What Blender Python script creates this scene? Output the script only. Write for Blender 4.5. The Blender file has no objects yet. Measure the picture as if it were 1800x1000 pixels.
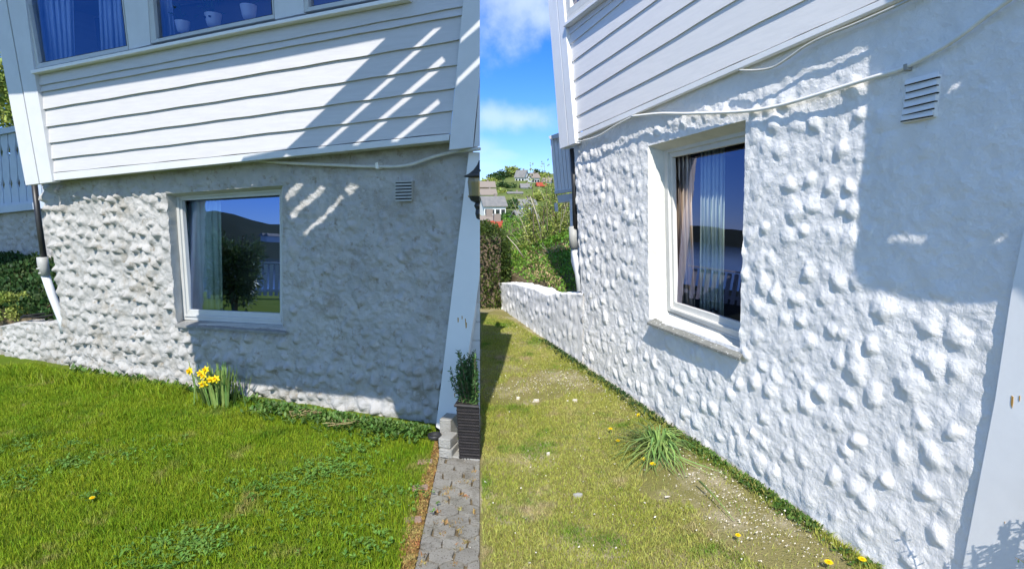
import bpy, bmesh, math, random
import numpy as np
from mathutils import Vector, Matrix
from mathutils.geometry import tessellate_polygon
R = math.radians
random.seed(7); rng = np.random.default_rng(7)
sc = bpy.context.scene; COL = sc.collection

# ---------------------------------------------------------------- camera
FPX = 1000.0; CAMZ = 1.6; PITCH = math.atan(0.16)
cam_d = bpy.data.cameras.new("camera"); cam = bpy.data.objects.new("camera", cam_d); COL.objects.link(cam)
cam.location = (0, 0, CAMZ); cam.rotation_euler = (math.pi/2 - PITCH, 0, 0)
cam_d.lens = FPX/1800*36; cam_d.sensor_width = 36; cam_d.clip_start = .05; cam_d.clip_end = 8000
sc.camera = cam
# ---------------------------------------------------------------- sun and sky
EL = R(47); AZ = Vector((-.055, -.9985)).normalized()
SUN = Vector((AZ.x*math.cos(EL), AZ.y*math.cos(EL), math.sin(EL)))
sd = bpy.data.lights.new("sun", 'SUN'); sd.energy = 3.35; sd.angle = R(.2); sd.color = (1, .95, .87)
so = bpy.data.objects.new("sun", sd); COL.objects.link(so); so.rotation_euler = SUN.to_track_quat('Z', 'Y').to_euler(); so.location = (0, -5, 12)
w = bpy.data.worlds.new("World"); sc.world = w; w.use_nodes = True
nt = w.node_tree; nt.nodes.clear()
def wn(t): return nt.nodes.new(t)
out = wn('ShaderNodeOutputWorld'); bg = wn('ShaderNodeBackground'); sky = wn('ShaderNodeTexSky')
sky.sky_type = 'NISHITA'; sky.sun_disc = False; sky.sun_elevation = EL; sky.sun_rotation = math.atan2(AZ.x, AZ.y)
sky.altitude = 1200; sky.air_density = 1.0; sky.dust_density = .0; sky.ozone_density = 1.0
hs = wn('ShaderNodeHueSaturation'); hs.inputs['Saturation'].default_value = 1.05; hs.inputs['Hue'].default_value = .5; hs.inputs['Value'].default_value = 1.0
gm = wn('ShaderNodeMix'); gm.data_type = 'RGBA'; gm.blend_type = 'MULTIPLY'; gm.inputs['Factor'].default_value = 1; tc0 = wn('ShaderNodeTexCoord'); sx0 = wn('ShaderNodeSeparateXYZ'); er = wn('ShaderNodeValToRGB')
er.color_ramp.elements[0].position = .0; er.color_ramp.elements[0].color = (.28, .38, .70, 1); er.color_ramp.elements[1].position = .46; er.color_ramp.elements[1].color = (1, 1, 1, 1)
e2 = er.color_ramp.elements.new(.30); e2.color = (.17, .36, .76, 1)
nt.links.new(tc0.outputs['Generated'], sx0.inputs[0]); nt.links.new(sx0.outputs['Z'], er.inputs[0]); nt.links.new(er.outputs[0], gm.inputs['B'])
yr = wn('ShaderNodeMapRange'); yr.interpolation_type = 'SMOOTHSTEP'; yr.inputs[1].default_value = -.92; yr.inputs[2].default_value = -.45; nt.links.new(sx0.outputs['Y'], yr.inputs[0]); nt.links.new(yr.outputs[0], gm.inputs['Factor'])   # paler sky below the sun, deep blue away from it
nt.links.new(sky.outputs[0], gm.inputs['A']); nt.links.new(gm.outputs['Result'], hs.inputs['Color'])
tc = wn('ShaderNodeTexCoord'); mp = wn('ShaderNodeMapping'); mp.inputs['Scale'].default_value = (2.2, 2.2, 7.5); mp.inputs['Location'].default_value = (.35, .2, .62)
nt.links.new(tc.outputs['Generated'], mp.inputs[0])
nz = wn('ShaderNodeTexNoise'); nz.inputs['Scale'].default_value = 1.4; nz.inputs['Detail'].default_value = 7; nz.inputs['Roughness'].default_value = .52; nz.inputs['Distortion'].default_value = .4
nt.links.new(mp.outputs[0], nz.inputs['Vector'])
cr = wn('ShaderNodeValToRGB'); cr.color_ramp.elements[0].position = .60; cr.color_ramp.elements[1].position = .85
cr.color_ramp.elements[0].color = (0, 0, 0, 1); cr.color_ramp.elements[1].color = (.75, .75, .75, 1)
nt.links.new(nz.outputs[0], cr.inputs[0])
def bank(px, py, rx, rz, soft):
    a = (px-900)/1000; b = (py-500)/1000; p_ = math.atan(.16); v = Vector((a, math.cos(p_)-b*math.sin(p_), -math.sin(p_)-b*math.cos(p_))).normalized()
    sb = wn('ShaderNodeVectorMath'); sb.operation = 'SUBTRACT'; sb.inputs[1].default_value = v; nt.links.new(tc.outputs['Generated'], sb.inputs[0])
    ml = wn('ShaderNodeVectorMath'); ml.operation = 'MULTIPLY'; ml.inputs[1].default_value = (1/rx, 1/rx, 1/rz); nt.links.new(sb.outputs[0], ml.inputs[0])
    ln = wn('ShaderNodeVectorMath'); ln.operation = 'LENGTH'; nt.links.new(ml.outputs[0], ln.inputs[0])
    n2 = wn('ShaderNodeTexNoise'); n2.inputs['Scale'].default_value = 13; n2.inputs['Detail'].default_value = 6; n2.inputs['Roughness'].default_value = .55; nt.links.new(tc.outputs['Generated'], n2.inputs['Vector'])
    ad = wn('ShaderNodeMath'); ad.operation = 'MULTIPLY_ADD'; ad.inputs[1].default_value = 1.9; nt.links.new(n2.outputs['Fac'], ad.inputs[0]); nt.links.new(ln.outputs['Value'], ad.inputs[2])
    mr = wn('ShaderNodeMapRange'); mr.interpolation_type = 'SMOOTHSTEP'; mr.inputs[1].default_value = 1.95; mr.inputs[2].default_value = .9; mr.inputs[3].default_value = 0; mr.inputs[4].default_value = soft; nt.links.new(ad.outputs[0], mr.inputs[0]); return mr.outputs[0]
def mxm(a, b):
    m_ = wn('ShaderNodeMath'); m_.operation = 'MAXIMUM'; nt.links.new(a, m_.inputs[0]); nt.links.new(b, m_.inputs[1]); return m_.outputs[0]
cloudfac = mxm(mxm(bank(900, -10, .16, .11, .62), bank(905, 208, .13, .035, .52)), bank(845, 262, .05, .03, .3))
mx = wn('ShaderNodeMix'); mx.data_type = 'RGBA'; mx.inputs['B'].default_value = (3.4, 3.9, 4.8, 1)
nt.links.new(mxm(cr.outputs[0], cloudfac), mx.inputs['Factor']); nt.links.new(hs.outputs[0], mx.inputs['A'])
nt.links.new(mx.outputs['Result'], bg.inputs[0]); bg.inputs[1].default_value = .15
nt.links.new(bg.outputs[0], out.inputs[0])
sc.view_settings.view_transform = 'Standard'; sc.view_settings.look = 'None'; sc.view_settings.exposure = 0.92; sc.view_settings.gamma = 1

# ---------------------------------------------------------------- picture geometry -> places
cp, sp = math.cos(PITCH), math.sin(PITCH)
def ray(x, y):
    a = (x-900)/FPX; b = (y-500)/FPX
    return Vector((a, cp - b*sp, -sp - b*cp))
C0 = Vector((0, 0, CAMZ))
def G(x, y, z=0.0):
    r = ray(x, y); return C0 + r*((z-CAMZ)/r.z)
def D(x, y, d):                      # the point seen at (x, y), d metres ahead
    r = ray(x, y); return C0 + r*(d/r.y)
class Wall:
    def __init__(s, a, b):
        s.O = a.copy(); s.U = (b-a).normalized(); s.N = Vector((s.U.y, -s.U.x, 0))
        if s.N.dot(C0-a) < 0: s.N = -s.N
    def __call__(s, x, y, n=0.0):
        r = ray(x, y); return C0 + r*(((s.O + s.N*n - C0).dot(s.N))/r.dot(s.N))
    def uv(s, p): return (p-s.O).dot(s.U), p.z
LW = Wall(G(80, 640), G(770, 745))
RW = Wall(G(1020, 637), G(1500, 967))

# ---------------------------------------------------------------- materials
def mat(name, col, rough=.7, col2=None, nscale=8, bump=0, bscale=60, spec=.3, lo=.35, hi=.65, detail=6, metal=0, stain=None, island=0, trans=0, coord='Object', stretch=None, bdist=.02):
    m = bpy.data.materials.new(name); m.use_nodes = True; t = m.node_tree; n = t.nodes; b = n['Principled BSDF']
    b.inputs['Roughness'].default_value = rough; b.inputs['Specular IOR Level'].default_value = spec; b.inputs['Metallic'].default_value = metal
    c = n.new('ShaderNodeTexCoord'); src = c.outputs[coord]
    if stretch:
        mm = n.new('ShaderNodeMapping'); mm.inputs['Scale'].default_value = stretch; t.links.new(src, mm.inputs[0]); src = mm.outputs[0]
    rgb = None
    def mixn(fac, A, B, mode='MIX'):
        x = n.new('ShaderNodeMix'); x.data_type = 'RGBA'; x.blend_type = mode
        for nm, v in (('Factor', fac), ('A', A), ('B', B)):
            if isinstance(v, (int, float)): x.inputs[nm].default_value = v
            elif isinstance(v, tuple): x.inputs[nm].default_value = (*v[:3], 1)
            else: t.links.new(v, x.inputs[nm])
        return x.outputs['Result']
    def noise(scale, d=6, r=.6):
        x = n.new('ShaderNodeTexNoise'); x.inputs['Scale'].default_value = scale; x.inputs['Detail'].default_value = d; x.inputs['Roughness'].default_value = r
        t.links.new(src, x.inputs['Vector']); return x.outputs['Fac']
    def ramp(v, a, bb):
        x = n.new('ShaderNodeMapRange'); x.inputs[1].default_value = a; x.inputs[2].default_value = bb; t.links.new(v, x.inputs[0]); return x.outputs[0]
    cur = col
    if col2: cur = mixn(ramp(noise(nscale, detail), lo, hi), col, col2)
    if stain:                        # (colour, scale, lo, hi)
        for (sc_, ss, sl, sh) in stain: cur = mixn(ramp(noise(ss, 8, .65), sl, sh), cur, sc_)
    if island:
        g = n.new('ShaderNodeNewGeometry'); h = n.new('ShaderNodeHueSaturation')
        a = n.new('ShaderNodeMapRange'); a.inputs[3].default_value = 1-island; a.inputs[4].default_value = 1+island
        t.links.new(g.outputs['Random Per Island'], a.inputs[0]); t.links.new(a.outputs[0], h.inputs['Value'])
        wnz = n.new('ShaderNodeTexWhiteNoise'); wnz.noise_dimensions = '1D'; t.links.new(g.outputs['Random Per Island'], wnz.inputs['W'])
        a2 = n.new('ShaderNodeMapRange'); a2.inputs[3].default_value = .5-island*.07; a2.inputs[4].default_value = .5+island*.05
        t.links.new(wnz.outputs['Value'], a2.inputs[0]); t.links.new(a2.outputs[0], h.inputs['Hue'])
        if isinstance(cur, tuple): h.inputs['Color'].default_value = (*cur[:3], 1)
        else: t.links.new(cur, h.inputs['Color'])
        cur = h.outputs[0]
    if isinstance(cur, tuple): b.inputs['Base Color'].default_value = (*cur[:3], 1)
    else: t.links.new(cur, b.inputs['Base Color'])
    if bump:
        bp = n.new('ShaderNodeBump'); bp.inputs['Strength'].default_value = bump; bp.inputs['Distance'].default_value = bdist
        t.links.new(noise(bscale, 5, .65), bp.inputs['Height']); t.links.new(bp.outputs[0], b.inputs['Normal'])
    if trans:
        tr = n.new('ShaderNodeBsdfTranslucent'); ms = n.new('ShaderNodeMixShader'); ms.inputs[0].default_value = trans
        if isinstance(cur, tuple): tr.inputs[0].default_value = (*cur[:3], 1)
        else: t.links.new(cur, tr.inputs[0])
        t.links.new(b.outputs[0], ms.inputs[1]); t.links.new(tr.outputs[0], ms.inputs[2]); t.links.new(ms.outputs[0], n['Material Output'].inputs[0])
    return m
def glassmat(name, refl=.3, tint=(.8, .88, 1), thru=(.75, .85, .85)):
    m = bpy.data.materials.new(name); m.use_nodes = True; t = m.node_tree; n = t.nodes; n.remove(n['Principled BSDF'])
    g = n.new('ShaderNodeBsdfGlossy'); g.inputs['Roughness'].default_value = .0; g.inputs[0].default_value = (*tint, 1)
    tr = n.new('ShaderNodeBsdfTransparent'); tr.inputs[0].default_value = (*thru, 1)
    lw = n.new('ShaderNodeFresnel'); lw.inputs[0].default_value = 1.5
    ad = n.new('ShaderNodeMath'); ad.operation = 'ADD'; ad.use_clamp = True; ad.inputs[1].default_value = refl; t.links.new(lw.outputs[0], ad.inputs[0])
    ms = n.new('ShaderNodeMixShader'); t.links.new(ad.outputs[0], ms.inputs[0]); t.links.new(tr.outputs[0], ms.inputs[1]); t.links.new(g.outputs[0], ms.inputs[2])
    t.links.new(ms.outputs[0], n['Material Output'].inputs[0]); return m

M = {}
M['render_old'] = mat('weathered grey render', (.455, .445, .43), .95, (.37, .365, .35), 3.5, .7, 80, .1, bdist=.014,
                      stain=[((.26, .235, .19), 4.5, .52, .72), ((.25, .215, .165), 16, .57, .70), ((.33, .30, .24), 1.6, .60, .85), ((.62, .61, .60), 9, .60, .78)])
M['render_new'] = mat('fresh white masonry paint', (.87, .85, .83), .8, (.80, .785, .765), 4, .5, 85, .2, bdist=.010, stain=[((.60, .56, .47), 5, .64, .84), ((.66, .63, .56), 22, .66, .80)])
M['reveal_old'] = mat('old reveal paint', (.55, .54, .50), .85, (.47, .46, .42), 12, .3, 60, .2, stain=[((.36, .32, .24), 14, .6, .8)])
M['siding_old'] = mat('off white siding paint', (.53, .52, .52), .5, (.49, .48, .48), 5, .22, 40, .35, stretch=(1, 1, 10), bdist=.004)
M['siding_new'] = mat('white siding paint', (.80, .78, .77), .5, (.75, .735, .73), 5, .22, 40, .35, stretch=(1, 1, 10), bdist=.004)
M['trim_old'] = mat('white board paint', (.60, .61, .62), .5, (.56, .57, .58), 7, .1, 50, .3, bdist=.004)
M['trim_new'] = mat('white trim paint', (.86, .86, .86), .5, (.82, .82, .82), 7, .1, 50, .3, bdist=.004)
M['board_worn'] = mat('white board with worn marks', (.72, .73, .74), .5, (.70, .71, .72), 7, .08, 50, .3, bdist=.004)
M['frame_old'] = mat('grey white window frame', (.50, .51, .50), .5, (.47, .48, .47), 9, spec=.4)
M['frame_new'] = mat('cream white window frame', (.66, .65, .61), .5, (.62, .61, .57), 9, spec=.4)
M['reveal_new'] = mat('white painted reveal', (.68, .67, .62), .8, (.60, .59, .54), 9, .3, 50, .2)
M['glass_old'] = glassmat('dark reflecting pane', .36, (.58, .70, 1.0), (.85, .92, .92))
M['glass_up'] = glassmat('blue reflecting pane', .10, (.50, .68, 1.0), (.78, .84, .95))
M['glass_new'] = glassmat('reflecting pane', .13, (.72, .70, .95), (.96, .97, .96))
M['room'] = mat('dim room wall', (.12, .12, .125), .9)
M['curtain'] = mat('pale green curtain', (.78, .90, .82), .9, (.72, .84, .76), 6, trans=.08)
M['curtain_warm'] = mat('beige curtain', (.85, .74, .62), .9, (.80, .68, .56), 6, trans=.1)
M['curtain_blue'] = mat('light blue curtain', (.65, .75, .85), .9, (.55, .66, .8), 6, trans=.2)
M['sill_stone'] = mat('grey slate sill', (.26, .26, .25), .85, (.20, .20, .19), 20, .4, 90, stain=[((.45, .44, .42), 25, .62, .72)])
M['sill_new'] = mat('slate sill with paint drops', (.27, .27, .24), .85, (.20, .20, .18), 16, .5, 90, stain=[((.85, .85, .83), 40, .60, .66)])
M['black'] = mat('black metal', (.02, .02, .022), .45, (.03, .03, .03), 30, spec=.5)
M['rubber'] = mat('dark plastic', (.03, .03, .035), .6)
M['grey_pvc'] = mat('grey plastic pipe', (.42, .42, .40), .5, (.36, .36, .34), 10)
M['white_pvc'] = mat('white plastic pipe', (.62, .64, .66), .45, (.56, .58, .60), 10)
M['cable'] = mat('pale cable sheath', (.58, .57, .53), .6, (.50, .49, .45), 20)
M['cable_new'] = mat('white painted cable', (.84, .83, .80), .6, (.74, .72, .66), 15)
M['cable_grey'] = mat('grey thin cable', (.34, .33, .30), .7)
M['slat'] = mat('dark slot', (.015, .015, .015), .9)
M['vent_old'] = mat('grey vent slats', (.42, .42, .38), .7, (.36, .36, .32), 30)
M['soil'] = mat('bare soil', (.13, .10, .06), .98, (.20, .16, .10), 14, .8, 60, .05)
M['lawn_l'] = mat('green turf base', (.10, .16, .015), .98, (.15, .19, .03), 2.0, .8, 90, .05, stain=[((.14, .13, .04), 2.6, .60, .75)])
M['lawn_r'] = mat('dry turf base', (.20, .19, .06), .98, (.28, .24, .11), 2.0, .8, 90, .05, stain=[((.42, .36, .24), 2.4, .50, .66)])
M['blade_l'] = mat('green grass blade', (.175, .295, .014), .6, (.26, .35, .022), 2.2, spec=.2, island=.4, trans=.35, coord='Object', stain=[((.38, .34, .11), 3.1, .57, .70), ((.34, .30, .12), 9, .62, .72), ((.08, .18, .015), 2.0, .57, .68), ((.30, .36, .04), 7, .60, .7)])
M['blade_r'] = mat('yellowing grass blade', (.33, .37, .06), .6, (.44, .44, .12), 1.4, spec=.2, island=.35, trans=.3, coord='Object', stain=[((.14, .26, .025), 2.3, .53, .64), ((.50, .40, .24), 2.9, .55, .68), ((.44, .36, .18), 8, .6, .7), ((.17, .27, .03), 6, .6, .7)])
M['weed'] = mat('weed leaf', (.06, .13, .02), .55, (.10, .19, .035), 3, spec=.3, island=.4, trans=.25)
M['weed_pale'] = mat('pale weed leaf', (.14, .27, .05), .55, (.10, .21, .03), 3, spec=.3, island=.3, trans=.25)
M['daff_leaf'] = mat('daffodil leaf', (.16, .28, .07), .5, (.24, .36, .10), 20, spec=.4, island=.5, stain=[((.42, .36, .14), 9, .62, .74)], trans=.25)
M['petal'] = mat('yellow petal', (.95, .76, .015), .6, (.92, .66, .01), 60, trans=.3)
M['petal_or'] = mat('orange flower cup', (.9, .52, .01), .6, (.92, .6, .01), 60, trans=.2)
M['straw'] = mat('dry straw', (.42, .34, .17), .9, (.32, .24, .12), 8, island=.3)
M['paver'] = mat('grey concrete paver', (.46, .43, .37), .95, (.36, .335, .28), 9, 1, 220, .1, island=.10, stain=[((.22, .20, .15), 7, .52, .70), ((.10, .09, .075), 130, .55, .66), ((.50, .48, .44), 150, .60, .68)])
M['moss'] = mat('rusty moss', (.20, .10, .035), .98, (.26, .20, .07), 16, .9, 90, .05, stain=[((.30, .27, .23), 11, .60, .68)])
M['mossgrain'] = mat('moss grain', (.26, .13, .04), .95, (.30, .25, .08), 9, island=.5)
M['concrete'] = mat('concrete block', (.38, .37, .34), .95, (.30, .29, .26), 14, .7, 90, .1)
M['brick'] = mat('worn brick', (.34, .20, .14), .95, (.30, .24, .20), 16, .7, 90, .1)
M['wicker'] = mat('dark wicker', (.022, .02, .02), .55, (.035, .03, .03), 40, spec=.4)
M['conifer'] = mat('conifer needle', (.045, .11, .03), .6, (.07, .15, .035), 6, island=.4, trans=.15)
M['wood'] = mat('twig bark', (.14, .10, .07), .9, (.20, .16, .11), 20)
M['palewood'] = mat('pale bare stem', (.45, .40, .30), .9)
M['hedge'] = mat('hedge leaf', (.035, .07, .012), .6, (.09, .13, .02), 2.0, island=.45, trans=.2)
M['shrub'] = mat('shrub leaf', (.20, .28, .045), .6, (.34, .38, .10), 2.5, island=.45, trans=.25)
M['ivy'] = mat('ground cover leaf', (.09, .22, .02), .55, (.17, .32, .045), 3, island=.45, trans=.25)
M['darkleaf'] = mat('dark leaf', (.02, .055, .012), .6, (.04, .085, .02), 3, island=.45, trans=.15)
M['laurel'] = mat('laurel leaf', (.05, .11, .02), .35, (.14, .19, .06), 4, island=.5, trans=.2, spec=.5)
M['fence_white'] = mat('white fence paint', (.62, .64, .66), .6, (.58, .60, .62), 12)
M['fence_shaded'] = mat('white fence paint tinted blue by shade', (.46, .52, .60), .6, (.42, .48, .56), 12)  # blue cast of the shade mixed into the white paint colour
M['hill'] = mat('wooded hillside', (.08, .12, .03), .98, (.16, .19, .06), .04, 0, 5, .05, stain=[((.16, .14, .07), .09, .56, .68), ((.025, .045, .015), .16, .55, .65)])
M['forest'] = mat('dark spruce slope', (.018, .028, .020), .98, (.030, .038, .026), .02, 0, 5, .05, stain=[((.07, .07, .04), .012, .60, .72)])
M['water'] = mat('fjord water', (.01, .04, .10), .08, (.015, .05, .12), .02, .3, .8, .5)
M['redroof'] = mat('red cladding', (.33, .06, .03), .8); M['greyroof'] = mat('grey roof tile', (.16, .16, .16), .8, (.22, .21, .2), .8)
M['brownroof'] = mat('brown roof tile', (.24, .20, .17), .8); M['housewhite'] = mat('white house paint', (.72, .72, .70), .7)
M['housegrey'] = mat('grey house paint', (.14, .15, .155), .7); M['housetan'] = mat('tan house paint', (.42, .26, .14), .7)
M['pane'] = mat('far pane', (.03, .035, .04), .15, spec=.6)
M['pot'] = mat('white ceramic', (.75, .75, .76), .35, spec=.5)
M['potmark'] = mat('dark glaze', (.02, .02, .03), .5)
M['lampglass'] = mat('amber lantern glass', (.30, .22, .08), .2, (.20, .17, .09), 10, spec=.6)
M['rust'] = mat('rust stain', (.42, .24, .06), .9)
M['flake'] = mat('white paint flake', (.70, .67, .60), .8, (.52, .46, .36), 30, island=.12)
M['slate'] = mat('flat grey stone', (.40, .39, .36), .9, (.32, .31, .28), 14, .4, 60)
M['hose'] = mat('black coil', (.015, .015, .015), .5)

# ---------------------------------------------------------------- object helpers
def thing(name, label, cat, loc=(0, 0, 0), group=None):
    o = bpy.data.objects.new(name, None); COL.objects.link(o); o.location = loc; o.empty_display_size = .1
    o['label'] = label; o['category'] = cat
    if group: o['group'] = group
    return o
def tag(o, label, cat, group=None, kind=None):
    if label: o['label'] = label
    if cat: o['category'] = cat
    if group: o['group'] = group
    if kind: o['kind'] = kind
    return o
def wloc(o):
    v = Vector((0, 0, 0))
    while o is not None: v += o.location; o = o.parent
    return v
def link(name, me, m, parent=None, smooth=False, base=None):
    if smooth: me.polygons.foreach_set('use_smooth', [True]*len(me.polygons))
    me.materials.append(m); o = bpy.data.objects.new(name, me); COL.objects.link(o)
    off = wloc(parent) if parent else Vector(base if base is not None else (0, 0, 0))
    me.transform(Matrix.Translation(-off)); 
    if parent: o.parent = parent
    else: o.location = off
    return o
class MB:
    def __init__(s): s.v = []; s.f = []
    def add(s, vs, fs):
        k = len(s.v); s.v += [tuple(p) for p in vs]; s.f += [tuple(i+k for i in f) for f in fs]
    def prism(s, a, b):
        n = len(a); s.add(list(a)+list(b), [tuple(range(n)), tuple(range(2*n-1, n-1, -1))] + [((i+1) % n, i, i+n, (i+1) % n+n) for i in range(n)])
    def box(s, c, size, rz=0):
        x, y, z = [k/2 for k in size]; m = Matrix.Rotation(rz, 3, 'Z'); c = Vector(c)
        a = [c+m@Vector(p) for p in ((-x, -y, -z), (x, -y, -z), (x, y, -z), (-x, y, -z))]; b = [c+m@Vector(p) for p in ((-x, -y, z), (x, -y, z), (x, y, z), (-x, y, z))]
        s.prism(b, a)
    def tube(s, pts, r, k=8, caps=True):
        pts = [Vector(p) for p in pts]; rs = r if isinstance(r, (list, tuple)) else [r]*len(pts); base = len(s.v); ref = None
        for i, p in enumerate(pts):
            d = (pts[min(i+1, len(pts)-1)]-pts[max(i-1, 0)]).normalized()
            if ref is None: ref = d.orthogonal().normalized()
            a = (ref-d*ref.dot(d)).normalized(); ref = a; b = d.cross(a)
            for j in range(k):
                t = 2*math.pi*j/k; s.v.append(tuple(p+(a*math.cos(t)+b*math.sin(t))*rs[i]))
        for i in range(len(pts)-1):
            for j in range(k):
                q = base+i*k; s.f.append((q+j, q+(j+1) % k, q+k+(j+1) % k, q+k+j))
        if caps:
            s.f.append(tuple(base+j for j in range(k-1, -1, -1))); e = base+(len(pts)-1)*k; s.f.append(tuple(e+j for j in range(k)))
    def lathe(s, c, prof, k=20, sx=1):
        c = Vector(c); base = len(s.v)
        for (r, z) in prof:
            for j in range(k): t = 2*math.pi*j/k; s.v.append((c.x+r*math.cos(t)*sx, c.y+r*math.sin(t), c.z+z))
        for i in range(len(prof)-1):
            for j in range(k): q = base+i*k; s.f.append((q+j, q+(j+1) % k, q+k+(j+1) % k, q+k+j))
        s.f.append(tuple(base+j for j in range(k-1, -1, -1))); e = base+(len(prof)-1)*k; s.f.append(tuple(e+j for j in range(k)))
    def build(s, name, m, parent=None, smooth=False, bevel=0, base=None):
        me = bpy.data.meshes.new(name); me.from_pydata(s.v, [], s.f); me.update()
        bm = bmesh.new(); bm.from_mesh(me); bmesh.ops.recalc_face_normals(bm, faces=bm.faces); bm.to_mesh(me); bm.free()
        o = link(name, me, m, parent, smooth, base)
        if bevel:
            b = o.modifiers.new('bevel', 'BEVEL'); b.width = bevel; b.segments = 2; b.limit_method = 'ANGLE'
        return o
def slab(mb, W, poly, n0, n1):
    f = [W(x, y, n1) for x, y in poly]; b = [p-W.N*(n1-n0) for p in f]
    if W is LW: b = [W(x-1.5, y, n0) if x > 842 else q for (x, y), q in zip(poly, b)]      # end grain cut back at the free end of the left house
    mb.prism(f, b)
def slab_obj(name, W, poly, n0, n1, m, parent, bevel=.002, base=None):
    mb = MB(); slab(mb, W, poly, n0, n1); return mb.build(name, m, parent, bevel=bevel, base=base)
def fast(name, V, F, m, parent=None, smooth=False, base=None):   # V (n,3) array, F (m,k) array
    me = bpy.data.meshes.new(name); V = np.asarray(V, np.float32); F = np.asarray(F, np.int32)
    me.vertices.add(len(V)); me.vertices.foreach_set('co', V.ravel()); me.loops.add(F.size); me.loops.foreach_set('vertex_index', F.ravel())
    me.polygons.add(len(F)); me.polygons.foreach_set('loop_start', np.arange(0, F.size, F.shape[1], dtype=np.int32))
    me.update(calc_edges=True); me.validate()
    return link(name, me, m, parent, smooth, base)
def lerp(a, b, t): return (a[0]+(b[0]-a[0])*t, a[1]+(b[1]-a[1])*t)
def inter(line, x):
    (x0, y0), (x1, y1) = line; return y0+(y1-y0)*(x-x0)/(x1-x0)

# value noise for relief
def vnoise(u, v, scale, seed):
    g = np.random.default_rng(seed).random((256, 256)); x = u*scale; y = v*scale
    xi = np.floor(x).astype(int); yi = np.floor(y).astype(int); fx = x-xi; fy = y-yi; fx = fx*fx*(3-2*fx); fy = fy*fy*(3-2*fy)
    a = g[xi % 256, yi % 256]; b = g[(xi+1) % 256, yi % 256]; c = g[xi % 256, (yi+1) % 256]; d = g[(xi+1) % 256, (yi+1) % 256]
    return (a*(1-fx)+b*fx)*(1-fy)+(c*(1-fx)+d*fx)*fy-.5
def relief(u, v, kind, seed):
    if kind == 'old': su, sv, amp, rad = .092, .108, .044, .052
    elif kind == 'low': su, sv, amp, rad = .085, .075, .030, .050
    else: su, sv, amp, rad = .124, .138, .0140, .064
    r = np.random.default_rng(seed)
    wu = u+.02*vnoise(u, v, 9, seed+1)+.05*vnoise(u, v, 3, seed+5); wv = v+.02*vnoise(u, v, 9, seed+2)
    h = np.zeros_like(u)
    u0, u1, v0, v1 = wu.min(), wu.max(), wv.min(), wv.max()
    row = 0; y = v0-sv
    while y < v1+sv:
        x = u0-su+(row % 2)*su*.5
        while x < u1+su:
            if r.random() < (.92 if kind == 'new' else .88):
                cx = x+r.normal()*su*.19; cy = y+r.normal()*sv*.19; A = amp*r.uniform(.3, 1.15); rx = rad*r.uniform(.62, 1.15); ry = rx*r.uniform(.8, 1.5); an = r.normal()*.6; sq = r.random(); ta, tb = r.normal(size=2)*.25
                mask = (abs(wu-cx) < 2*rad) & (abs(wv-cy) < 2.2*rad)
                if mask.any():
                    du = wu[mask]-cx; dv = wv[mask]-cy; c, s_ = math.cos(an), math.sin(an); a = (du*c+dv*s_)/rx; b = (-du*s_+dv*c)/ry
                    b = np.where(b < 0, b*1.5, b*.85)           # steeper underneath, as thrown plaster sags
                    q = (np.sqrt(a*a+b*b)*(1-.5*sq)+.5*sq*(abs(a)+abs(b))*.86)*(1+.45*vnoise(wu[mask], wv[mask], 26, seed+21)); k = np.clip(1-q, 0, 1); k = np.clip(1-q*q, 0, 1)**1.6 if kind == 'new' else np.clip(k*1.35, 0, 1)**1.2
                    h[mask] = np.maximum(h[mask], A*k*(1+ta*a+tb*b))
            x += su
        y += sv; row += 1
    fine = .013*vnoise(u, v, 22, seed+7)+.010*vnoise(u, v, 48, seed+8)+.006*vnoise(u, v, 90, seed+9)+.018*vnoise(u, v, 4, seed+10)
    if kind == 'new': fine = .0055*vnoise(u, v, 17, seed+7)+.0045*vnoise(u, v, 40, seed+8)+.0035*vnoise(u, v, 88, seed+9)+.010*vnoise(u, v, 3, seed+10)
    return h, fine
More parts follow.
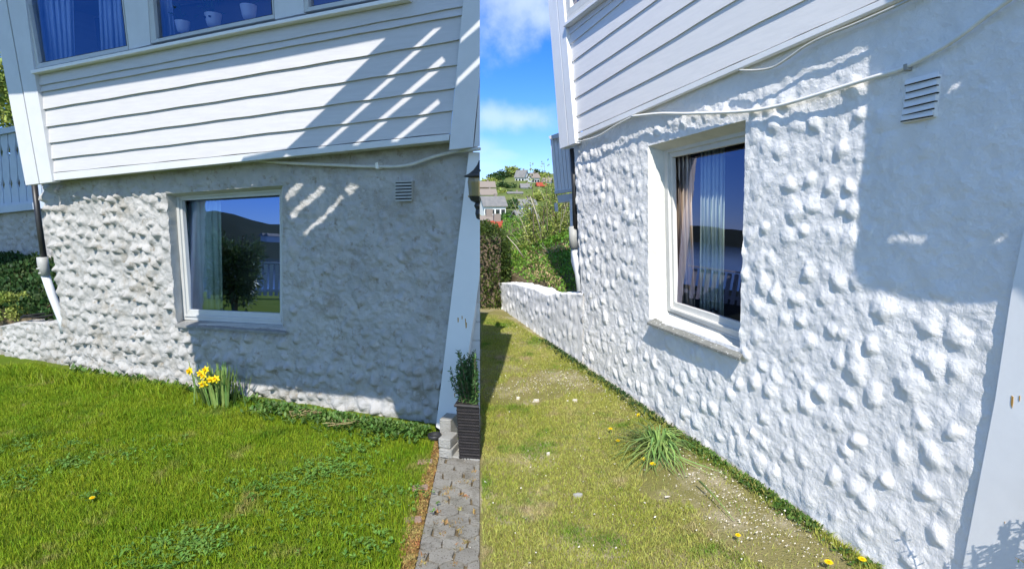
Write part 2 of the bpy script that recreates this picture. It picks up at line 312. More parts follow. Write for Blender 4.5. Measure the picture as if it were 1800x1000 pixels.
def rough(name, W, ctrl, hole, kind, m, parent, seed, step=.011, fade=None, depth=0, back=None, n_off=0, top=0, base=None):
    """relief wall: ctrl = rows of picture points (top to bottom); hole = (row, col) patch left open"""
    nr, nc = len(ctrl), len(ctrl[0])
    P = [[W(*ctrl[i][j], n_off) for j in range(nc)] for i in range(nr)]
    cn = [max(2, int(max((P[i][j+1]-P[i][j]).length for i in range(nr))/step)) for j in range(nc-1)]
    rn = [max(2, int(max((P[i+1][j]-P[i][j]).length for j in range(nc))/step)) for i in range(nr-1)]
    ci = np.concatenate([[j+t/cn[j] for t in range(cn[j])] for j in range(nc-1)]+[[nc-1]]); ri = np.concatenate([[i+t/rn[i] for t in range(rn[i])] for i in range(nr-1)]+[[nr-1]])
    A = np.array([[list(p) for p in rw] for rw in P])
    def samp(r, c):
        i = min(int(r), nr-2); j = np.minimum(c.astype(int), nc-2); fr = r-i; fc = (c-j)[:, None]
        return (A[i, j]*(1-fc)+A[i, j+1]*fc)*(1-fr)+(A[i+1, j]*(1-fc)+A[i+1, j+1]*fc)*fr
    V = np.array([samp(r, ci) for r in ri])                      # rows, cols, 3
    U = np.array(W.U); N = np.array(W.N); O = np.array(W.O)
    u = (V-O)@U; v = V[..., 2]
    h, fine = relief(u, v, kind, seed)
    if fade is not None: h = h*fade(u, v, ri[:, None], ci[None, :])
    V = V+(h+fine)[..., None]*N
    H, Wd = V.shape[:2]; idx = np.arange(H*Wd).reshape(H, Wd)
    F = np.stack([idx[:-1, :-1], idx[1:, :-1], idx[1:, 1:], idx[:-1, 1:]], -1)
    keep = np.ones(F.shape[:2], bool)
    if hole:
        rr = ri[:-1].astype(int); cc = ci[:-1].astype(int); keep = ~((rr[:, None] == hole[0]) & (cc[None, :] == hole[1]))
    F = F[keep].reshape(-1, 4); VV = V.reshape(-1, 3)
    extraV = []; extraF = []
    if top:                                                      # give it a top going back into depth
        line = V[0]; k = len(VV); nb = 6; prev = idx[0]
        for q in range(1, nb+1):
            t = q/nb; L = line-N*top*t; L = L.copy(); L[:, 2] += .02*vnoise(L@U, np.full(len(L), q*1.0), 12, 3)
            extraV.append(L); cur = np.arange(k, k+len(L)); k += len(L)
            extraF.append(np.stack([prev[:-1], prev[1:], cur[1:], cur[:-1]], -1)); prev = cur
    if extraV: VV = np.concatenate([VV]+extraV); F = np.concatenate([F]+extraF)
    o = fast(name, VV, F, m, parent, True, base)
    if hole:                                                     # reveals: hole rim back to the window frame corners
        i0 = int(np.argmin(abs(ri-hole[0]))); i1 = int(np.argmin(abs(ri-hole[0]-1))); j0 = int(np.argmin(abs(ci-hole[1]))); j1 = int(np.argmin(abs(ci-hole[1]-1)))
        rim = {'top': V[i0, j0:j1+1], 'left': V[i0:i1+1, j0], 'right': V[i0:i1+1, j1], 'bottom': V[i1, j0:j1+1]}
        return o, rim
    return o
def reveal(rim, a, b, m, parent, flip=False, name='reveal'):
    n = len(rim); t = np.linspace(0, 1, n)[:, None]; back = np.array(a)*(1-t)+np.array(b)*t; K = 6
    rows = [rim*(1-q/K)+back*(q/K) for q in range(K+1)]; V = np.concatenate(rows); ix = np.arange(len(V)).reshape(K+1, n)
    F = np.stack([ix[:-1, :-1], ix[1:, :-1], ix[1:, 1:], ix[:-1, 1:]], -1).reshape(-1, 4)
    if flip: F = F[:, ::-1]
    return fast(name, V, F, m, parent, True)
def siding(W, lines, x0f, x1f, n0, lap, m, parent, steps=1, name='siding'):
    """lines: picture lines of the lower board edges, top to bottom; x0f/x1f: left/right limiting lines"""
    mb = MB()
    def ends(l):
        res = []
        for lim in (x0f, x1f):
            (ax, ay), (bx, by) = lim; (cx, cy), (dx, dy) = l[0], l[-1]
            den = (bx-ax)*(dy-cy)-(by-ay)*(dx-cx); t = ((cx-ax)*(dy-cy)-(cy-ay)*(dx-cx))/den; res.append((ax+(bx-ax)*t, ay+(by-ay)*t))
        return res
    E = [ends(l) for l in lines]; S = 24
    for k in range(len(E)-1):
        vs = []
        for q in range(S+1):
            t = q/S; tp = lerp(*E[k], t); bt = lerp(*E[k+1], t)
            a = W(*tp, n0); b = W(*bt, n0+lap); wob = .002*math.sin(q*1.7+k*2.3)
            a = a.copy(); a.z += .012
            vs += [a, b+Vector((0, 0, wob)), b-W.N*lap*.98+Vector((0, 0, wob))]
        fs = []
        for q in range(S): fs += [(3*q, 3*q+1, 3*q+4, 3*q+3), (3*q+1, 3*q+2, 3*q+5, 3*q+4)]
        mb.add(vs, fs)
    return mb.build(name, m, parent)
def leafcloud(name, pts, nrm, size, m, parent=None, aspect=.5, droop=0, smooth=False, base=None):
    """pts (n,3); each leaf a bent two-face rhomb"""
    n = len(pts); d = nrm+rng.normal(size=(n, 3))*.7; d[:, 2] -= droop; d /= np.linalg.norm(d, axis=1)[:, None]
    r = rng.normal(size=(n, 3)); sdn = np.cross(d, r); sdn /= np.linalg.norm(sdn, axis=1)[:, None]; up = np.cross(sdn, d)
    L = (size*rng.uniform(.6, 1.3, n))[:, None] if np.isscalar(size) else (size*rng.uniform(.6, 1.3, n))[:, None]
    a = pts; b = pts+d*L*.5+sdn*L*aspect*.5+up*L*.06; c = pts+d*L; e = pts+d*L*.5-sdn*L*aspect*.5+up*L*.06
    V = np.stack([a, b, c, e], 1).reshape(-1, 3); F = np.arange(4*n).reshape(-1, 4)
    return fast(name, V, F, m, parent, base=base)
def clump_points(c, rad, n, nclump=14, spread=.32, squash=1.0):
    c = np.array(c); rad = np.array(rad); cen = rng.normal(size=(nclump, 3)); cen /= np.linalg.norm(cen, axis=1)[:, None]; cen *= rng.uniform(.35, .85, (nclump, 1))
    k = rng.integers(0, nclump, n); q = rng.normal(size=(n, 3)); q /= np.linalg.norm(q, axis=1)[:, None]; q *= (rng.random((n, 1))**.5)*spread*rng.uniform(.6, 1.3, (nclump, 1))[k]
    p = cen[k]+q; nn = p.copy(); return c+p*rad, nn
def bush(name, label, cat, c, rad, n, size, m, nclump=14, spread=.34, group=None, ground=0, aspect=.5, stems=5, sm='wood'):
    base = Vector((c[0], c[1], ground)); t = thing(name, label, cat, base, group)
    p, nn = clump_points(c, rad, n, nclump, spread); leafcloud('foliage', p, nn, size, m, t, aspect)
    mb = MB()
    for k in range(stems):
        e = Vector(c)+Vector((rng.uniform(-.6, .6)*rad[0], rng.uniform(-.6, .6)*rad[1], rng.uniform(-.2, .7)*rad[2])); s0 = base+Vector((rng.uniform(-.1, .1)*rad[0], rng.uniform(-.1, .1)*rad[1], 0))
        mid = (s0+e)/2+Vector((rng.uniform(-.1, .1)*rad[0], 0, .05*rad[2])); w0 = max(rad)*.03
        mb.tube([s0, mid, e], [w0, w0*.7, w0*.25], 5)
    mb.build('trunk' if cat == 'tree' else 'stem', M[sm], t); return t
def curtain(name, label, W, a, b, n, m, folds=7, amp=.012):
    """a: (top-left, top-right), b: (bottom-left, bottom-right) picture points at depth n"""
    S = folds*8; vs = []; fs = []
    for i in range(S+1):
        t = i/S; off = amp*math.sin(t*folds*2*math.pi)+amp*.4*math.sin(t*folds*3.7)
        p = W(*lerp(*a, t), n+off); q = W(*lerp(*b, t), n+off); vs += [p, q]
        if i: fs.append((2*i-2, 2*i-1, 2*i+1, 2*i))
    mb = MB(); mb.add(vs, fs); me = mb; o = mb.build(name, m, None, True, base=W(*b[0], n))
    s = o.modifiers.new('cloth', 'SOLIDIFY'); s.thickness = .002
    return tag(o, label, 'curtain')
def frame(W, outer, inner, n0, n1, m, parent, name='frame', bevel=.003):
    mb = MB()
    for i in range(4):
        j = (i+1) % 4; f = [W(*outer[i], n1), W(*outer[j], n1), W(*inner[j], n1), W(*inner[i], n1)]; mb.prism(f, [p-W.N*(n1-n0) for p in f])
    return mb.build(name, m, parent, bevel=bevel)
def pane(W, poly, n, tilt, m, parent, name='glass'):
    f = [W(x, y, n) for x, y in poly]; zc = min(p.z for p in f)
    f = [p-W.N*(p.z-zc)*math.tan(tilt) for p in f]
    if (f[1]-f[0]).cross(f[2]-f[1]).dot(W.N) < 0: f.reverse()
    return fast(name, [tuple(p) for p in f], [[0, 1, 2, 3]], m, parent)
def grow(W, pts, r, n, m, name, label, cat='cable', k=8, sag=0):
    P = [W(x, y, n) if not isinstance(n, (list, tuple)) else W(x, y, n[i]) for i, (x, y) in enumerate(pts)]
    Q = []                                                      # Catmull-Rom
    for i in range(len(P)-1):
        a = P[max(i-1, 0)]; b = P[i]; c = P[i+1]; d = P[min(i+2, len(P)-1)]
        for s in range(6):
            t = s/6; Q.append(.5*((2*b)+(c-a)*t+(2*a-5*b+4*c-d)*t*t+(3*b-a-3*c+d)*t**3))
    Q.append(P[-1]); mb = MB(); mb.tube(Q, r, k); return tag(mb.build(name, m, None, True, base=Q[0]), label, cat)

#BODY
# ================================================================ SETTING: terrain, lawns, water, path
def terrain():
    radii = np.concatenate([np.linspace(0, 9, 5), np.linspace(10.5, 60, 26), np.geomspace(64, 420, 60), np.geomspace(440, 3600, 34)])
    az = np.radians(np.concatenate([np.arange(-180, -12, 1.5), np.arange(-12, 12, .25), np.arange(12, 180, 2.0)])); nr, na = len(radii), len(az)
    Rr, A = np.meshgrid(radii, az, indexing='ij'); X = Rr*np.sin(A); Y = Rr*np.cos(A)
    # hillside seen past the house: valley, then a hill
    zr = np.interp(Rr, [0, 9.5, 14, 30, 60, 100, 150, 200, 240, 300, 345, 420, 700, 3600], [-.06, -.06, -.5, -1.0, -2.6, -4.4, -5.2, -4.0, .2, 6.0, 9.8, 6, -5, -30])
    crest = np.interp(np.degrees(A), [-12, -5, -3.2, -1.5, -.5, 1.5, 3.5, 6, 12], [.55, .72, .82, 1.0, 1.12, 1.2, 1.22, 1.15, .9])
    zr = np.where(zr > 0, zr*crest*1.12, zr)+(Rr > 40)*1.2*vnoise(X, Y, .06, 41)+(Rr > 150)*1.2*vnoise(X, Y, .12, 42)
    # fjord side: drop to sea, mountains on the far shore
    zl = np.interp(Rr, [0, 14.5, 18, 26, 44, 900, 1000, 1500, 2200, 3600], [-.06, -.06, -2, -6, -11, -11, -4, 60, 105, 60])
    ridge = np.interp(np.degrees(A), [-180, -130, -121, -118, -115.5, -113, -110, -106, -100, -80, -60, -50, -40, 60, 100, 180], [.85, 1.15, 1.25, .95, 1.05, 1.3, 1.15, 1.05, .8, .5, .38, .32, .5, .5, .8, .8])
    far = Rr > 900
    zl = np.where(far, zl*ridge+18*vnoise(X, Y, .006, 51)*(Rr > 1100)+10*vnoise(X, Y, .015, 52)*(Rr > 1100), zl)
    d = np.degrees(A); wgt = np.clip((d+26)/10, 0, 1)*np.clip((100-d)/15, 0, 1); Z = zl*(1-wgt)+zr*wgt
    V = np.stack([X, Y, Z], -1).reshape(-1, 3); ix = np.arange(nr*na).reshape(nr, na); nx = np.roll(ix, -1, 1)
    F = np.stack([ix[:-1], nx[:-1], nx[1:], ix[1:]], -1).reshape(-1, 4)
    hs_ = (d.reshape(-1)[F[:, 0]] > -24) & (d.reshape(-1)[F[:, 0]] < 100)
    tag(fast('hillside', V, F[hs_], M['hill'], None, True), None, None, kind='structure'); tag(fast('terrain', V, F[~hs_], M['forest'], None, True), None, None, kind='structure')
terrain()
mb = MB(); mb.add([(-3500, -3500, -8), (-12, -3500, -8), (-12, 3500, -8), (-3500, 3500, -8)], [(0, 1, 2, 3)]); tag(mb.build('water', M['water']), None, None, kind='structure')
def ground_poly(name, poly, z, m):
    mb = MB(); mb.add([Vector((p[0], p[1], z)) for p in poly], [tuple(range(len(poly)))]); return tag(mb.build(name, m), None, None, kind='structure')
seam_far = G(844, 560); seam_near = G(844, 1160); seamdir = (seam_far-seam_near).normalized()
pE0 = G(693, 1000); pE1 = G(762, 772); ed = (pE1-pE0).normalized(); edge_near = pE0-ed*1.6; edge_far = pE1+ed*.1
pP0 = G(728, 1000); pP1 = G(772, 798); pd = (pP1-pP0).normalized(); path_near = pP0-pd*1.6; path_far = G(768, 745)
lawn_left = [(-14, -5), (edge_near.x, edge_near.y), (edge_far.x, edge_far.y), (-.6, 4.2), (-9.8, 7.2), (-14, 7.2)]
ground_poly('lawn', lawn_left, 0, M['lawn_l'])
sn = seam_near-seamdir*1.8; far = G(844, 545)
lawn_right = [(sn.x, sn.y), (6, sn.y), (6, 8.6), (far.x-.6, 8.6), (far.x, far.y), (seam_near.x, seam_near.y)]
ground_poly('lawn', lawn_right, 0, M['lawn_r'])
ground_poly('path', [(path_near.x, path_near.y), (sn.x, sn.y), (seam_near.x, seam_near.y), (G(844, 790).x, G(844, 790).y), (path_far.x+.1, path_far.y-.2), (pP1.x, pP1.y)], -.012, M['soil'])
strip = ground_poly('gravel_edge', [(edge_near.x, edge_near.y), (path_near.x, path_near.y), (pP1.x, pP1.y), (edge_far.x, edge_far.y)], .002, M['moss'])
# interlocking pavers, laid in rows between the strip and the seam
def pavers():
    mb = MB(); a = pd; b = Vector((-a.y, a.x, 0))
    if b.x < 0: b = -b
    Lx, Ly, g = .115, .092, .007
    for r in range(-16, 14):
        for c in range(-2, 14):
            cx = pP1+a*(r*Ly)+b*(c*Lx+(r % 2)*Lx*.5+.05)
            loc = cx-path_near
            left = (cx-pP1).dot(b)
            sx = (seam_near.x+(cx.y-seam_near.y)*seamdir.x/seamdir.y)
            if left < -.02: continue
            pts = []
            jx = rng.normal(size=(10, 2))*.030
            for ji, (u, v) in enumerate(((-.5, -.30), (-.22, -.44), (.03, -.68), (.24, -.48), (.5, -.30), (.47, .02), (.5, .32), (.22, .50), (-.02, .66), (-.5, .32))):
                u += jx[ji, 0]; v += jx[ji, 1]
                p = cx+b*(u*(Lx*1.04-g*2))+a*(v*(Ly*1.12-g*2))
                lim = seam_near.x+(p.y-seam_near.y)*seamdir.x/seamdir.y-.003
                lim0 = max(0, 0)
                if p.x > lim: p.x = lim
                q = (p-pP1).dot(b)
                if q < .004: p = p+b*(.004-q)
                pts.append(p)
            if max((p-cx).length for p in pts) > .25: continue
            if cx.x > sx+.04 or cx.y > G(800, 806).y: continue
            z = rng.uniform(-.003, .002)
            mb.prism([Vector((p.x, p.y, z+.004)) for p in pts], [Vector((p.x, p.y, -.03)) for p in pts])
    tag(mb.build('paving', M['paver'], None, bevel=.004), None, None, kind='structure')
pavers()
def in_poly(x, y, poly):
    c = np.zeros(len(x), bool); n = len(poly)
    for i in range(n):
        x0, y0 = poly[i][:2]; x1, y1 = poly[(i+1) % n][:2]
        with np.errstate(divide='ignore', invalid='ignore'): t = ((y0 > y) != (y1 > y)) & (x < (x1-x0)*(y-y0)/(y1-y0+1e-12)+x0)
        c ^= t
    return c
def pxpoly(pts): return [tuple(G(*p))[:2] for p in pts]
def scatter(poly, n):
    xs = [p[0] for p in poly]; ys = [p[1] for p in poly]; x = rng.uniform(min(xs), max(xs), n); y = rng.uniform(min(ys), max(ys), n)
    k = in_poly(x, y, poly); return x[k], y[k]
def blades(name, x, y, h, wd, m, kind='stuff', lean=.5):
    n = len(x); a = rng.uniform(0, 2*np.pi, n); H = h*rng.uniform(.5, 1.25, n); Wd = wd*rng.uniform(.7, 1.3, n)
    la = rng.uniform(0, 2*np.pi, n); ll = H*lean*rng.uniform(.1, 1.3, n); z = np.zeros(n)
    dx, dy = np.cos(a)*Wd/2, np.sin(a)*Wd/2; lx, ly = np.cos(la)*ll, np.sin(la)*ll
    p0 = np.stack([x-dx, y-dy, z], 1); p1 = np.stack([x+dx, y+dy, z], 1)
    p2 = np.stack([x+dx*.8+lx*.35, y+dy*.8+ly*.35, H*.6], 1); p3 = np.stack([x-dx*.8+lx*.35, y-dy*.8+ly*.35, H*.6], 1)
    p4 = np.stack([x+lx+dx*.15, y+ly+dy*.15, H], 1); p5 = np.stack([x+lx-dx*.15, y+ly-dy*.15, H*.98], 1)
    V = np.stack([p0, p1, p2, p3, p4, p5], 1).reshape(-1, 3); k = np.arange(n)*6
    F = np.concatenate([np.stack([k, k+1, k+2, k+3], 1), np.stack([k+3, k+2, k+4, k+5], 1)])
    return tag(fast(name, V, F, m), None, None, kind=kind)
def dens(x, y, seed, s=3.0, t=-.15): return vnoise(x+50, y+50, s, seed)+rng.normal(size=len(x))*.12 > t
# left lawn blades
LG = pxpoly([(-40, 1060), (-60, 646), (60, 640), (128, 654), (330, 690), (500, 712), (762, 752), (768, 762), (746, 850), (690, 1060)])
x, y = scatter(LG, 330000); k = dens(x, y, 60, 2.5, -.38); x, y = x[k], y[k]
hh = .024+.014*vnoise(x+9, y+9, 2.2, 61)+.012*(vnoise(x+9, y+9, 7, 62) > .1)
o = blades('grass', x, y, hh, .0036, M['blade_l']); o['label'] = 'short vivid green lawn grass in front of the grey rendered wall'; o['category'] = 'grass'
# taller fringe along the left wall
t = rng.random(9000)**.9; a = np.array(G(-60, 641)); b = np.array(G(770, 752)); off = np.abs(rng.normal(size=9000))*.07+.01
fx = a[0]+(b[0]-a[0])*t+LW.N.x*off; fy = a[1]+(b[1]-a[1])*t+LW.N.y*off
k = dens(fx, fy, 63, 3, -.1) & (fx < G(330, 690).x); o = blades('grass', fx[k], fy[k], .085, .005, M['blade_l'], lean=.7); o['label'] = 'taller grass fringe along the foot of the grey wall'; o['category'] = 'grass'
# right lawn blades
RG = pxpoly([(846, 1060), (846, 552), (885, 556), (1020, 640), (1120, 715), (1290, 825), (1420, 920), (1560, 1008), (1640, 1060)])
x, y = scatter(RG, 300000)
lim = seam_near.x+(y-seam_near.y)*seamdir.x/seamdir.y+.01; k = x > lim; x, y = x[k], y[k]
def near_px(x, y, pts, r):                        # distance to a line of picture points on the ground
    d = np.full(len(x), 9.)
    P = [G(*p) for p in pts]
    for i in range(len(P)-1):
        ax, ay, bx, by = P[i].x, P[i].y, P[i+1].x, P[i+1].y; t = np.clip(((x-ax)*(bx-ax)+(y-ay)*(by-ay))/((bx-ax)**2+(by-ay)**2), 0, 1)
        d = np.minimum(d, np.hypot(x-ax-t*(bx-ax), y-ay-t*(by-ay)))
    return d/r
bare = [((910, 690), (1000, 665), (1050, 670)), ((1170, 790), (1180, 860)), ((1250, 850), (1340, 930), (1400, 970))]
kk = np.ones(len(x), bool)
for i, bl in enumerate(bare):
    dd = near_px(x, y, bl, (.28, .16, .22)[i])+.5*vnoise(x+30, y+30, 6, 70+i); kk &= (dd > 1) | (rng.random(len(x)) < .10)
kk &= dens(x, y, 65, 2.2, -.36); x, y = x[kk], y[kk]
hh = .020+.010*vnoise(x+9, y+9, 2.2, 66)
o = blades('grass', x, y, hh, .0034, M['blade_r'], lean=.8); o['label'] = 'close cut yellowing lawn grass beside the white painted wall'; o['category'] = 'grass'
# weeds: broad leaves lying in the lawn and along the wall foot
def weeds(name, x, y, size, m, label, up=.5, z=.012):
    n = len(x); rep = 4; X = np.repeat(x, rep); Y = np.repeat(y, rep); a = rng.uniform(0, 2*np.pi, n*rep)
    P = np.stack([X, Y, np.full(n*rep, z)+rng.uniform(0, .012, n*rep)], 1); L = size*rng.uniform(.5, 1.3, n*rep); e = rng.uniform(.1, up, n*rep)
    d = np.stack([np.cos(a)*np.cos(e), np.sin(a)*np.cos(e), np.sin(e)], 1); s_ = np.stack([-np.sin(a), np.cos(a), rng.uniform(-.4, .4, n*rep)], 1)
    V = np.stack([P, P+d*L[:, None]*.55+s_*L[:, None]*.20, P+d*L[:, None]-np.array([0, 0, .1])*L[:, None], P+d*L[:, None]*.5-s_*L[:, None]*.20], 1).reshape(-1, 3)
    o = fast(name, V, np.arange(n*rep*4).reshape(-1, 4), m); tag(o, label, 'weeds', kind='stuff'); return o
xs, ys = [], []
for (px, py, rr, nn) in ((340, 960, .20, 150), (290, 985, .2, 120), (530, 850, .30, 170), (600, 830, .22, 120), (430, 870, .2, 70), (125, 820, .12, 40), (620, 790, .22, 70), (130, 785, .1, 22), (20, 850, .25, 70), (30, 790, .2, 50), (220, 800, .3, 50), (560, 900, .35, 90), (700, 880, .2, 50), (640, 960, .2, 60), (160, 880, .07, 14)):
    c = G(px, py); xs.append(c.x+rng.normal(size=nn)*rr*.5); ys.append(c.y+rng.normal(size=nn)*rr*.4)
weeds('lawn_weeds', np.concatenate(xs), np.concatenate(ys), .024, M['weed_pale'], 'pale broad leaved weeds spread through the vivid green lawn', .7, .02)
def along(a, b, n, sd, power=1):
    t = rng.random(n)**power; return a[0]+(b[0]-a[0])*t, a[1]+(b[1]-a[1])*t
x, y = along(G(470, 712), G(760, 760), 1000, 0); off = np.abs(rng.normal(size=1000))*.10+.01; x += LW.N.x*off; y += LW.N.y*off
weeds('wall_weeds', x, y, .040, M['weed'], 'dark green leafy weeds at the foot of the grey wall right of the daffodils', 1.2, .02)
x, y = along(G(130, 652), G(470, 708), 170, 0); off = np.abs(rng.normal(size=170))*.04+.01; x += LW.N.x*off; y += LW.N.y*off
weeds('wall_weeds', x, y, .055, M['weed'], 'sparse leafy weeds at the foot of the grey wall left of the daffodils', 1.2, .02)
def r_edge(n, a=(1225, 782), b=(1545, 1000), w_=.07):
    x, y = along(G(*a), G(*b), n, 0); off = np.abs(rng.normal(size=n))*w_+.01; return x+RW.N.x*off, y+RW.N.y*off
x, y = r_edge(1000, w_=.04); k = dens(x, y, 88, 5, -.12); x, y = x[k], y[k]; weeds('wall_weeds', x, y, .028, M['weed'], 'band of small leafy weeds at the foot of the white wall', 1.2, .01)
x, y = r_edge(800, (960, 600), (1230, 785), .035); weeds('wall_weeds', x, y, .028, M['darkleaf'], 'thin line of dark weeds at the far foot of the white wall', 1.2, .01)
x, y = r_edge(5000, (900, 565), (1560, 1010), .035); o = blades('grass', x, y, .035, .004, M['blade_r'], lean=.9); o['label'] = 'longer grass tufts along the foot of the white wall'; o['category'] = 'grass'
# moss grains on the strip beside the pavers
gx, gy = scatter([tuple(edge_near)[:2], tuple(path_near)[:2], tuple(pP1)[:2], tuple(edge_far)[:2]], 22000)
o = blades('moss', gx, gy, .010, .007, M['mossgrain'], lean=1.2); tag(o, 'rusty orange moss on the narrow strip between lawn and pavers', 'moss', kind='stuff')
gx, gy = scatter(pxpoly([(735, 1010), (772, 812), (842, 812), (842, 1010)]), 34); 
gx = np.repeat(gx, 12)+rng.normal(size=len(gx)*12)*.012; gy = np.repeat(gy, 12)+rng.normal(size=len(gy)*12)*.012
k = gx < seam_near.x+(gy-seam_near.y)*seamdir.x/seamdir.y-.02; o = blades('moss', gx[k], gy[k], .013, .006, M['mossgrain'], lean=1.2); tag(o, 'brown moss tufts growing in the joints of the pavers', 'moss', kind='stuff')
# paint flakes and chips on the dry lawn
def flakes(n, pts, r, size, label):
    P = [np.array(G(*p)) for p in pts]; i = rng.integers(0, len(P)-1, n); t = rng.random(n)[:, None]; A = np.array(P); c = A[i]*(1-t)+A[i+1]*t
    c[:, :2] += rng.normal(size=(n, 2))*r; c[:, 2] = .016+rng.uniform(0, .012, n); k = rng.integers(4, 6); V = []; F = []
    s = size*rng.lognormal(0, .5, n); a0 = rng.uniform(0, 6.28, n)
    for q in range(5): a = a0+q*1.257; rr = s*rng.uniform(.6, 1.2, n); V.append(np.stack([c[:, 0]+np.cos(a)*rr, c[:, 1]+np.sin(a)*rr*.7, c[:, 2]+rng.uniform(-.004, .004, n)], 1))
    V = np.stack(V, 1).reshape(-1, 3); o = fast('paint_flakes', V, np.arange(n*5).reshape(-1, 5), M['flake']); tag(o, label, 'debris', kind='stuff')
flakes(900, [(1215, 820), (1260, 870), (1330, 920), (1400, 965)], .12, .0026, 'white paint flakes scattered on the bare patch near the wall foot')
flakes(800, [(900, 690), (985, 668), (1060, 665)], .17, .0030, 'white paint flakes scattered on the pale patch far down the lawn')
flakes(500, [(905, 575), (990, 625), (1075, 690), (1150, 745)], .10, .0028, 'white paint chips along the far foot of the white wall')
flakes(260, [(870, 640), (960, 860), (1150, 900), (1330, 970)], .45, .0028, 'sparse white paint specks over the dry lawn')
def flat_stone(px, py, w_, label, m='slate'):
    c = G(px, py); mb = MB(); pts = [Vector((c.x+w_*math.cos(a)*random.uniform(.5, 1.2), c.y+w_*.5*math.sin(a)*random.uniform(.5, 1.2), .018+random.uniform(0, .006))) for a in [k*math.pi/4 for k in range(8)]]
    mb.prism(pts, [Vector((p.x, p.y, -.005)) for p in pts]); tag(mb.build('stone', M[m], None, bevel=.003, base=(c.x, c.y, 0)), label, 'stone')
flat_stone(1016, 873, .035, 'flat grey stone lying in the dry lawn left of the drooping leaf clump')
flat_stone(964, 800, .013, 'small white pebble lying in the middle of the dry lawn', 'flake')
flat_stone(943, 706, .022, 'pale flat chip of plaster on the lawn below the bare patch', 'flake')
flat_stone(1010, 706, .024, 'longer pale chip of plaster on the lawn towards the white wall', 'flake')
flat_stone(911, 702, .02, 'small pale chip of plaster at the left end of the bare patch', 'flake')
# straw lying at the left wall foot
for (px, py, n_, lab) in ((537, 735, 70, 'tuft of dry straw at the foot of the grey wall'), (600, 752, 40, 'smaller tuft of dry straw under the weeds by the grey wall')):
    c = G(px, py); a = rng.uniform(0, 3.14, n_); L_ = rng.uniform(.03, .09, n_); X = c.x+rng.normal(size=n_)*.05; Y = c.y+rng.normal(size=n_)*.03; z = rng.uniform(.02, .05, n_)
    d = np.stack([np.cos(a)*L_, np.sin(a)*L_*.5, rng.uniform(-.01, .01, n_)], 1); p = np.stack([X, Y, z], 1); e = np.stack([-np.sin(a), np.cos(a), np.full(n_, .3)], 1)*.0018
    V = np.stack([p-d-e, p+d-e, p+d+e, p-d+e], 1).reshape(-1, 3); tag(fast('straw_tuft', V, np.arange(n_*4).reshape(-1, 4), M['straw'], base=c), lab, 'straw', kind='stuff')

# ================================================================ LEFT HOUSE
A0 = LW.O; HL = thing('house', 'white clapboard house on grey rough rendered basement, left half', 'house', LW(450, 700, 0)*1)
HL.location.z = 0
SN = .135; SLAP = .020; SNR = .032
ctrl = [[(68, 296), (288, 280), (493, 258), (835, 236)], [(79, 352), (293, 341), (496, 326), (824, 318)], [(113, 590), (312, 569), (498, 577), (786, 590)], [(130, 676), (328, 708), (503, 732), (763, 774)]]
uL0, _ = LW.uv(LW(293, 341)); uL1, _ = LW.uv(LW(496, 326)); _, zT = LW.uv(LW(293, 341)); _, zB = LW.uv(LW(312, 569)); uRe, _ = LW.uv(LW(800, 500)); uS, _ = LW.uv(LW(500, 500))
def fadeL(u, v, r, c):
    f = np.ones_like(u); rise = np.clip((1.72-v)/.10, 0, 1); f *= np.where(u < uS, rise, np.clip((1.62-v)/.25, .12, 1))
    dx = np.maximum(np.maximum(uL0-u, u-uL1), 0); dy = np.maximum(np.maximum(zB-v, v-zT), 0); e = np.clip(np.hypot(dx, dy)/.05, 0, 1); f *= .15+.85*e
    right = np.clip((u-uL1)/.12, 0, 1)*np.clip((v-.25)/.25, 0, 1); f *= 1-.62*right
    return f
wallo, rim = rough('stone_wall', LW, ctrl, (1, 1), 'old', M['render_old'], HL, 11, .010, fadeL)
FN = -.10                                                       # window frame depth behind the wall face
fo = [(308, 345), (495, 331), (496, 571), (322, 562)]; fi = [(319, 353), (491, 343), (492, 551), (333, 544)]
P = {k: LW(*q, FN) for k, q in zip(('tl', 'tr', 'br', 'bl'), [(310, 347), (494, 333), (496, 573), (323, 563)])}
reveal(rim['top'], P['tl'], P['tr'], M['reveal_old'], HL); reveal(rim['left'], P['tl'], P['bl'], M['reveal_old'], HL); reveal(rim['right'], P['tr'], P['br'], M['reveal_old'], HL); reveal(rim['bottom'], P['bl'], P['br'], M['reveal_old'], HL)
Wn = slab_obj('window', LW, [(306, 562), (501, 572), (501, 578), (306, 568)], FN-.04, FN, M['frame_old'], HL)   # lower casing board of the window
def chain_frame(W, outer, inner, n, m, par, t=.014):
    mid = [lerp(o_, i_, .45) for o_, i_ in zip(outer, inner)]
    frame(W, outer, mid, n-.05, n, m, par, 'frame'); frame(W, mid, inner, n-.05, n-t, m, par, 'sash')
chain_frame(LW, fo, fi, FN+.006, M['frame_old'], Wn)
pane(LW, [(317, 351), (493, 341), (494, 553), (331, 546)], FN-.022, R(3.7), M['glass_old'], Wn)
slab_obj('drip_bar', LW, [(324, 553), (494, 562), (494, 565), (324, 556)], FN, FN+.016, M['frame_old'], Wn, .001)
mb = MB(); f = [LW(307, 571, .045), LW(503, 584, .045), LW(500, 574, FN+.01), LW(318, 563, FN+.01)]; mb.prism(f, [p-Vector((0, 0, .022)) for p in f]); mb.build('sill', M['sill_stone'], Wn, bevel=.003)
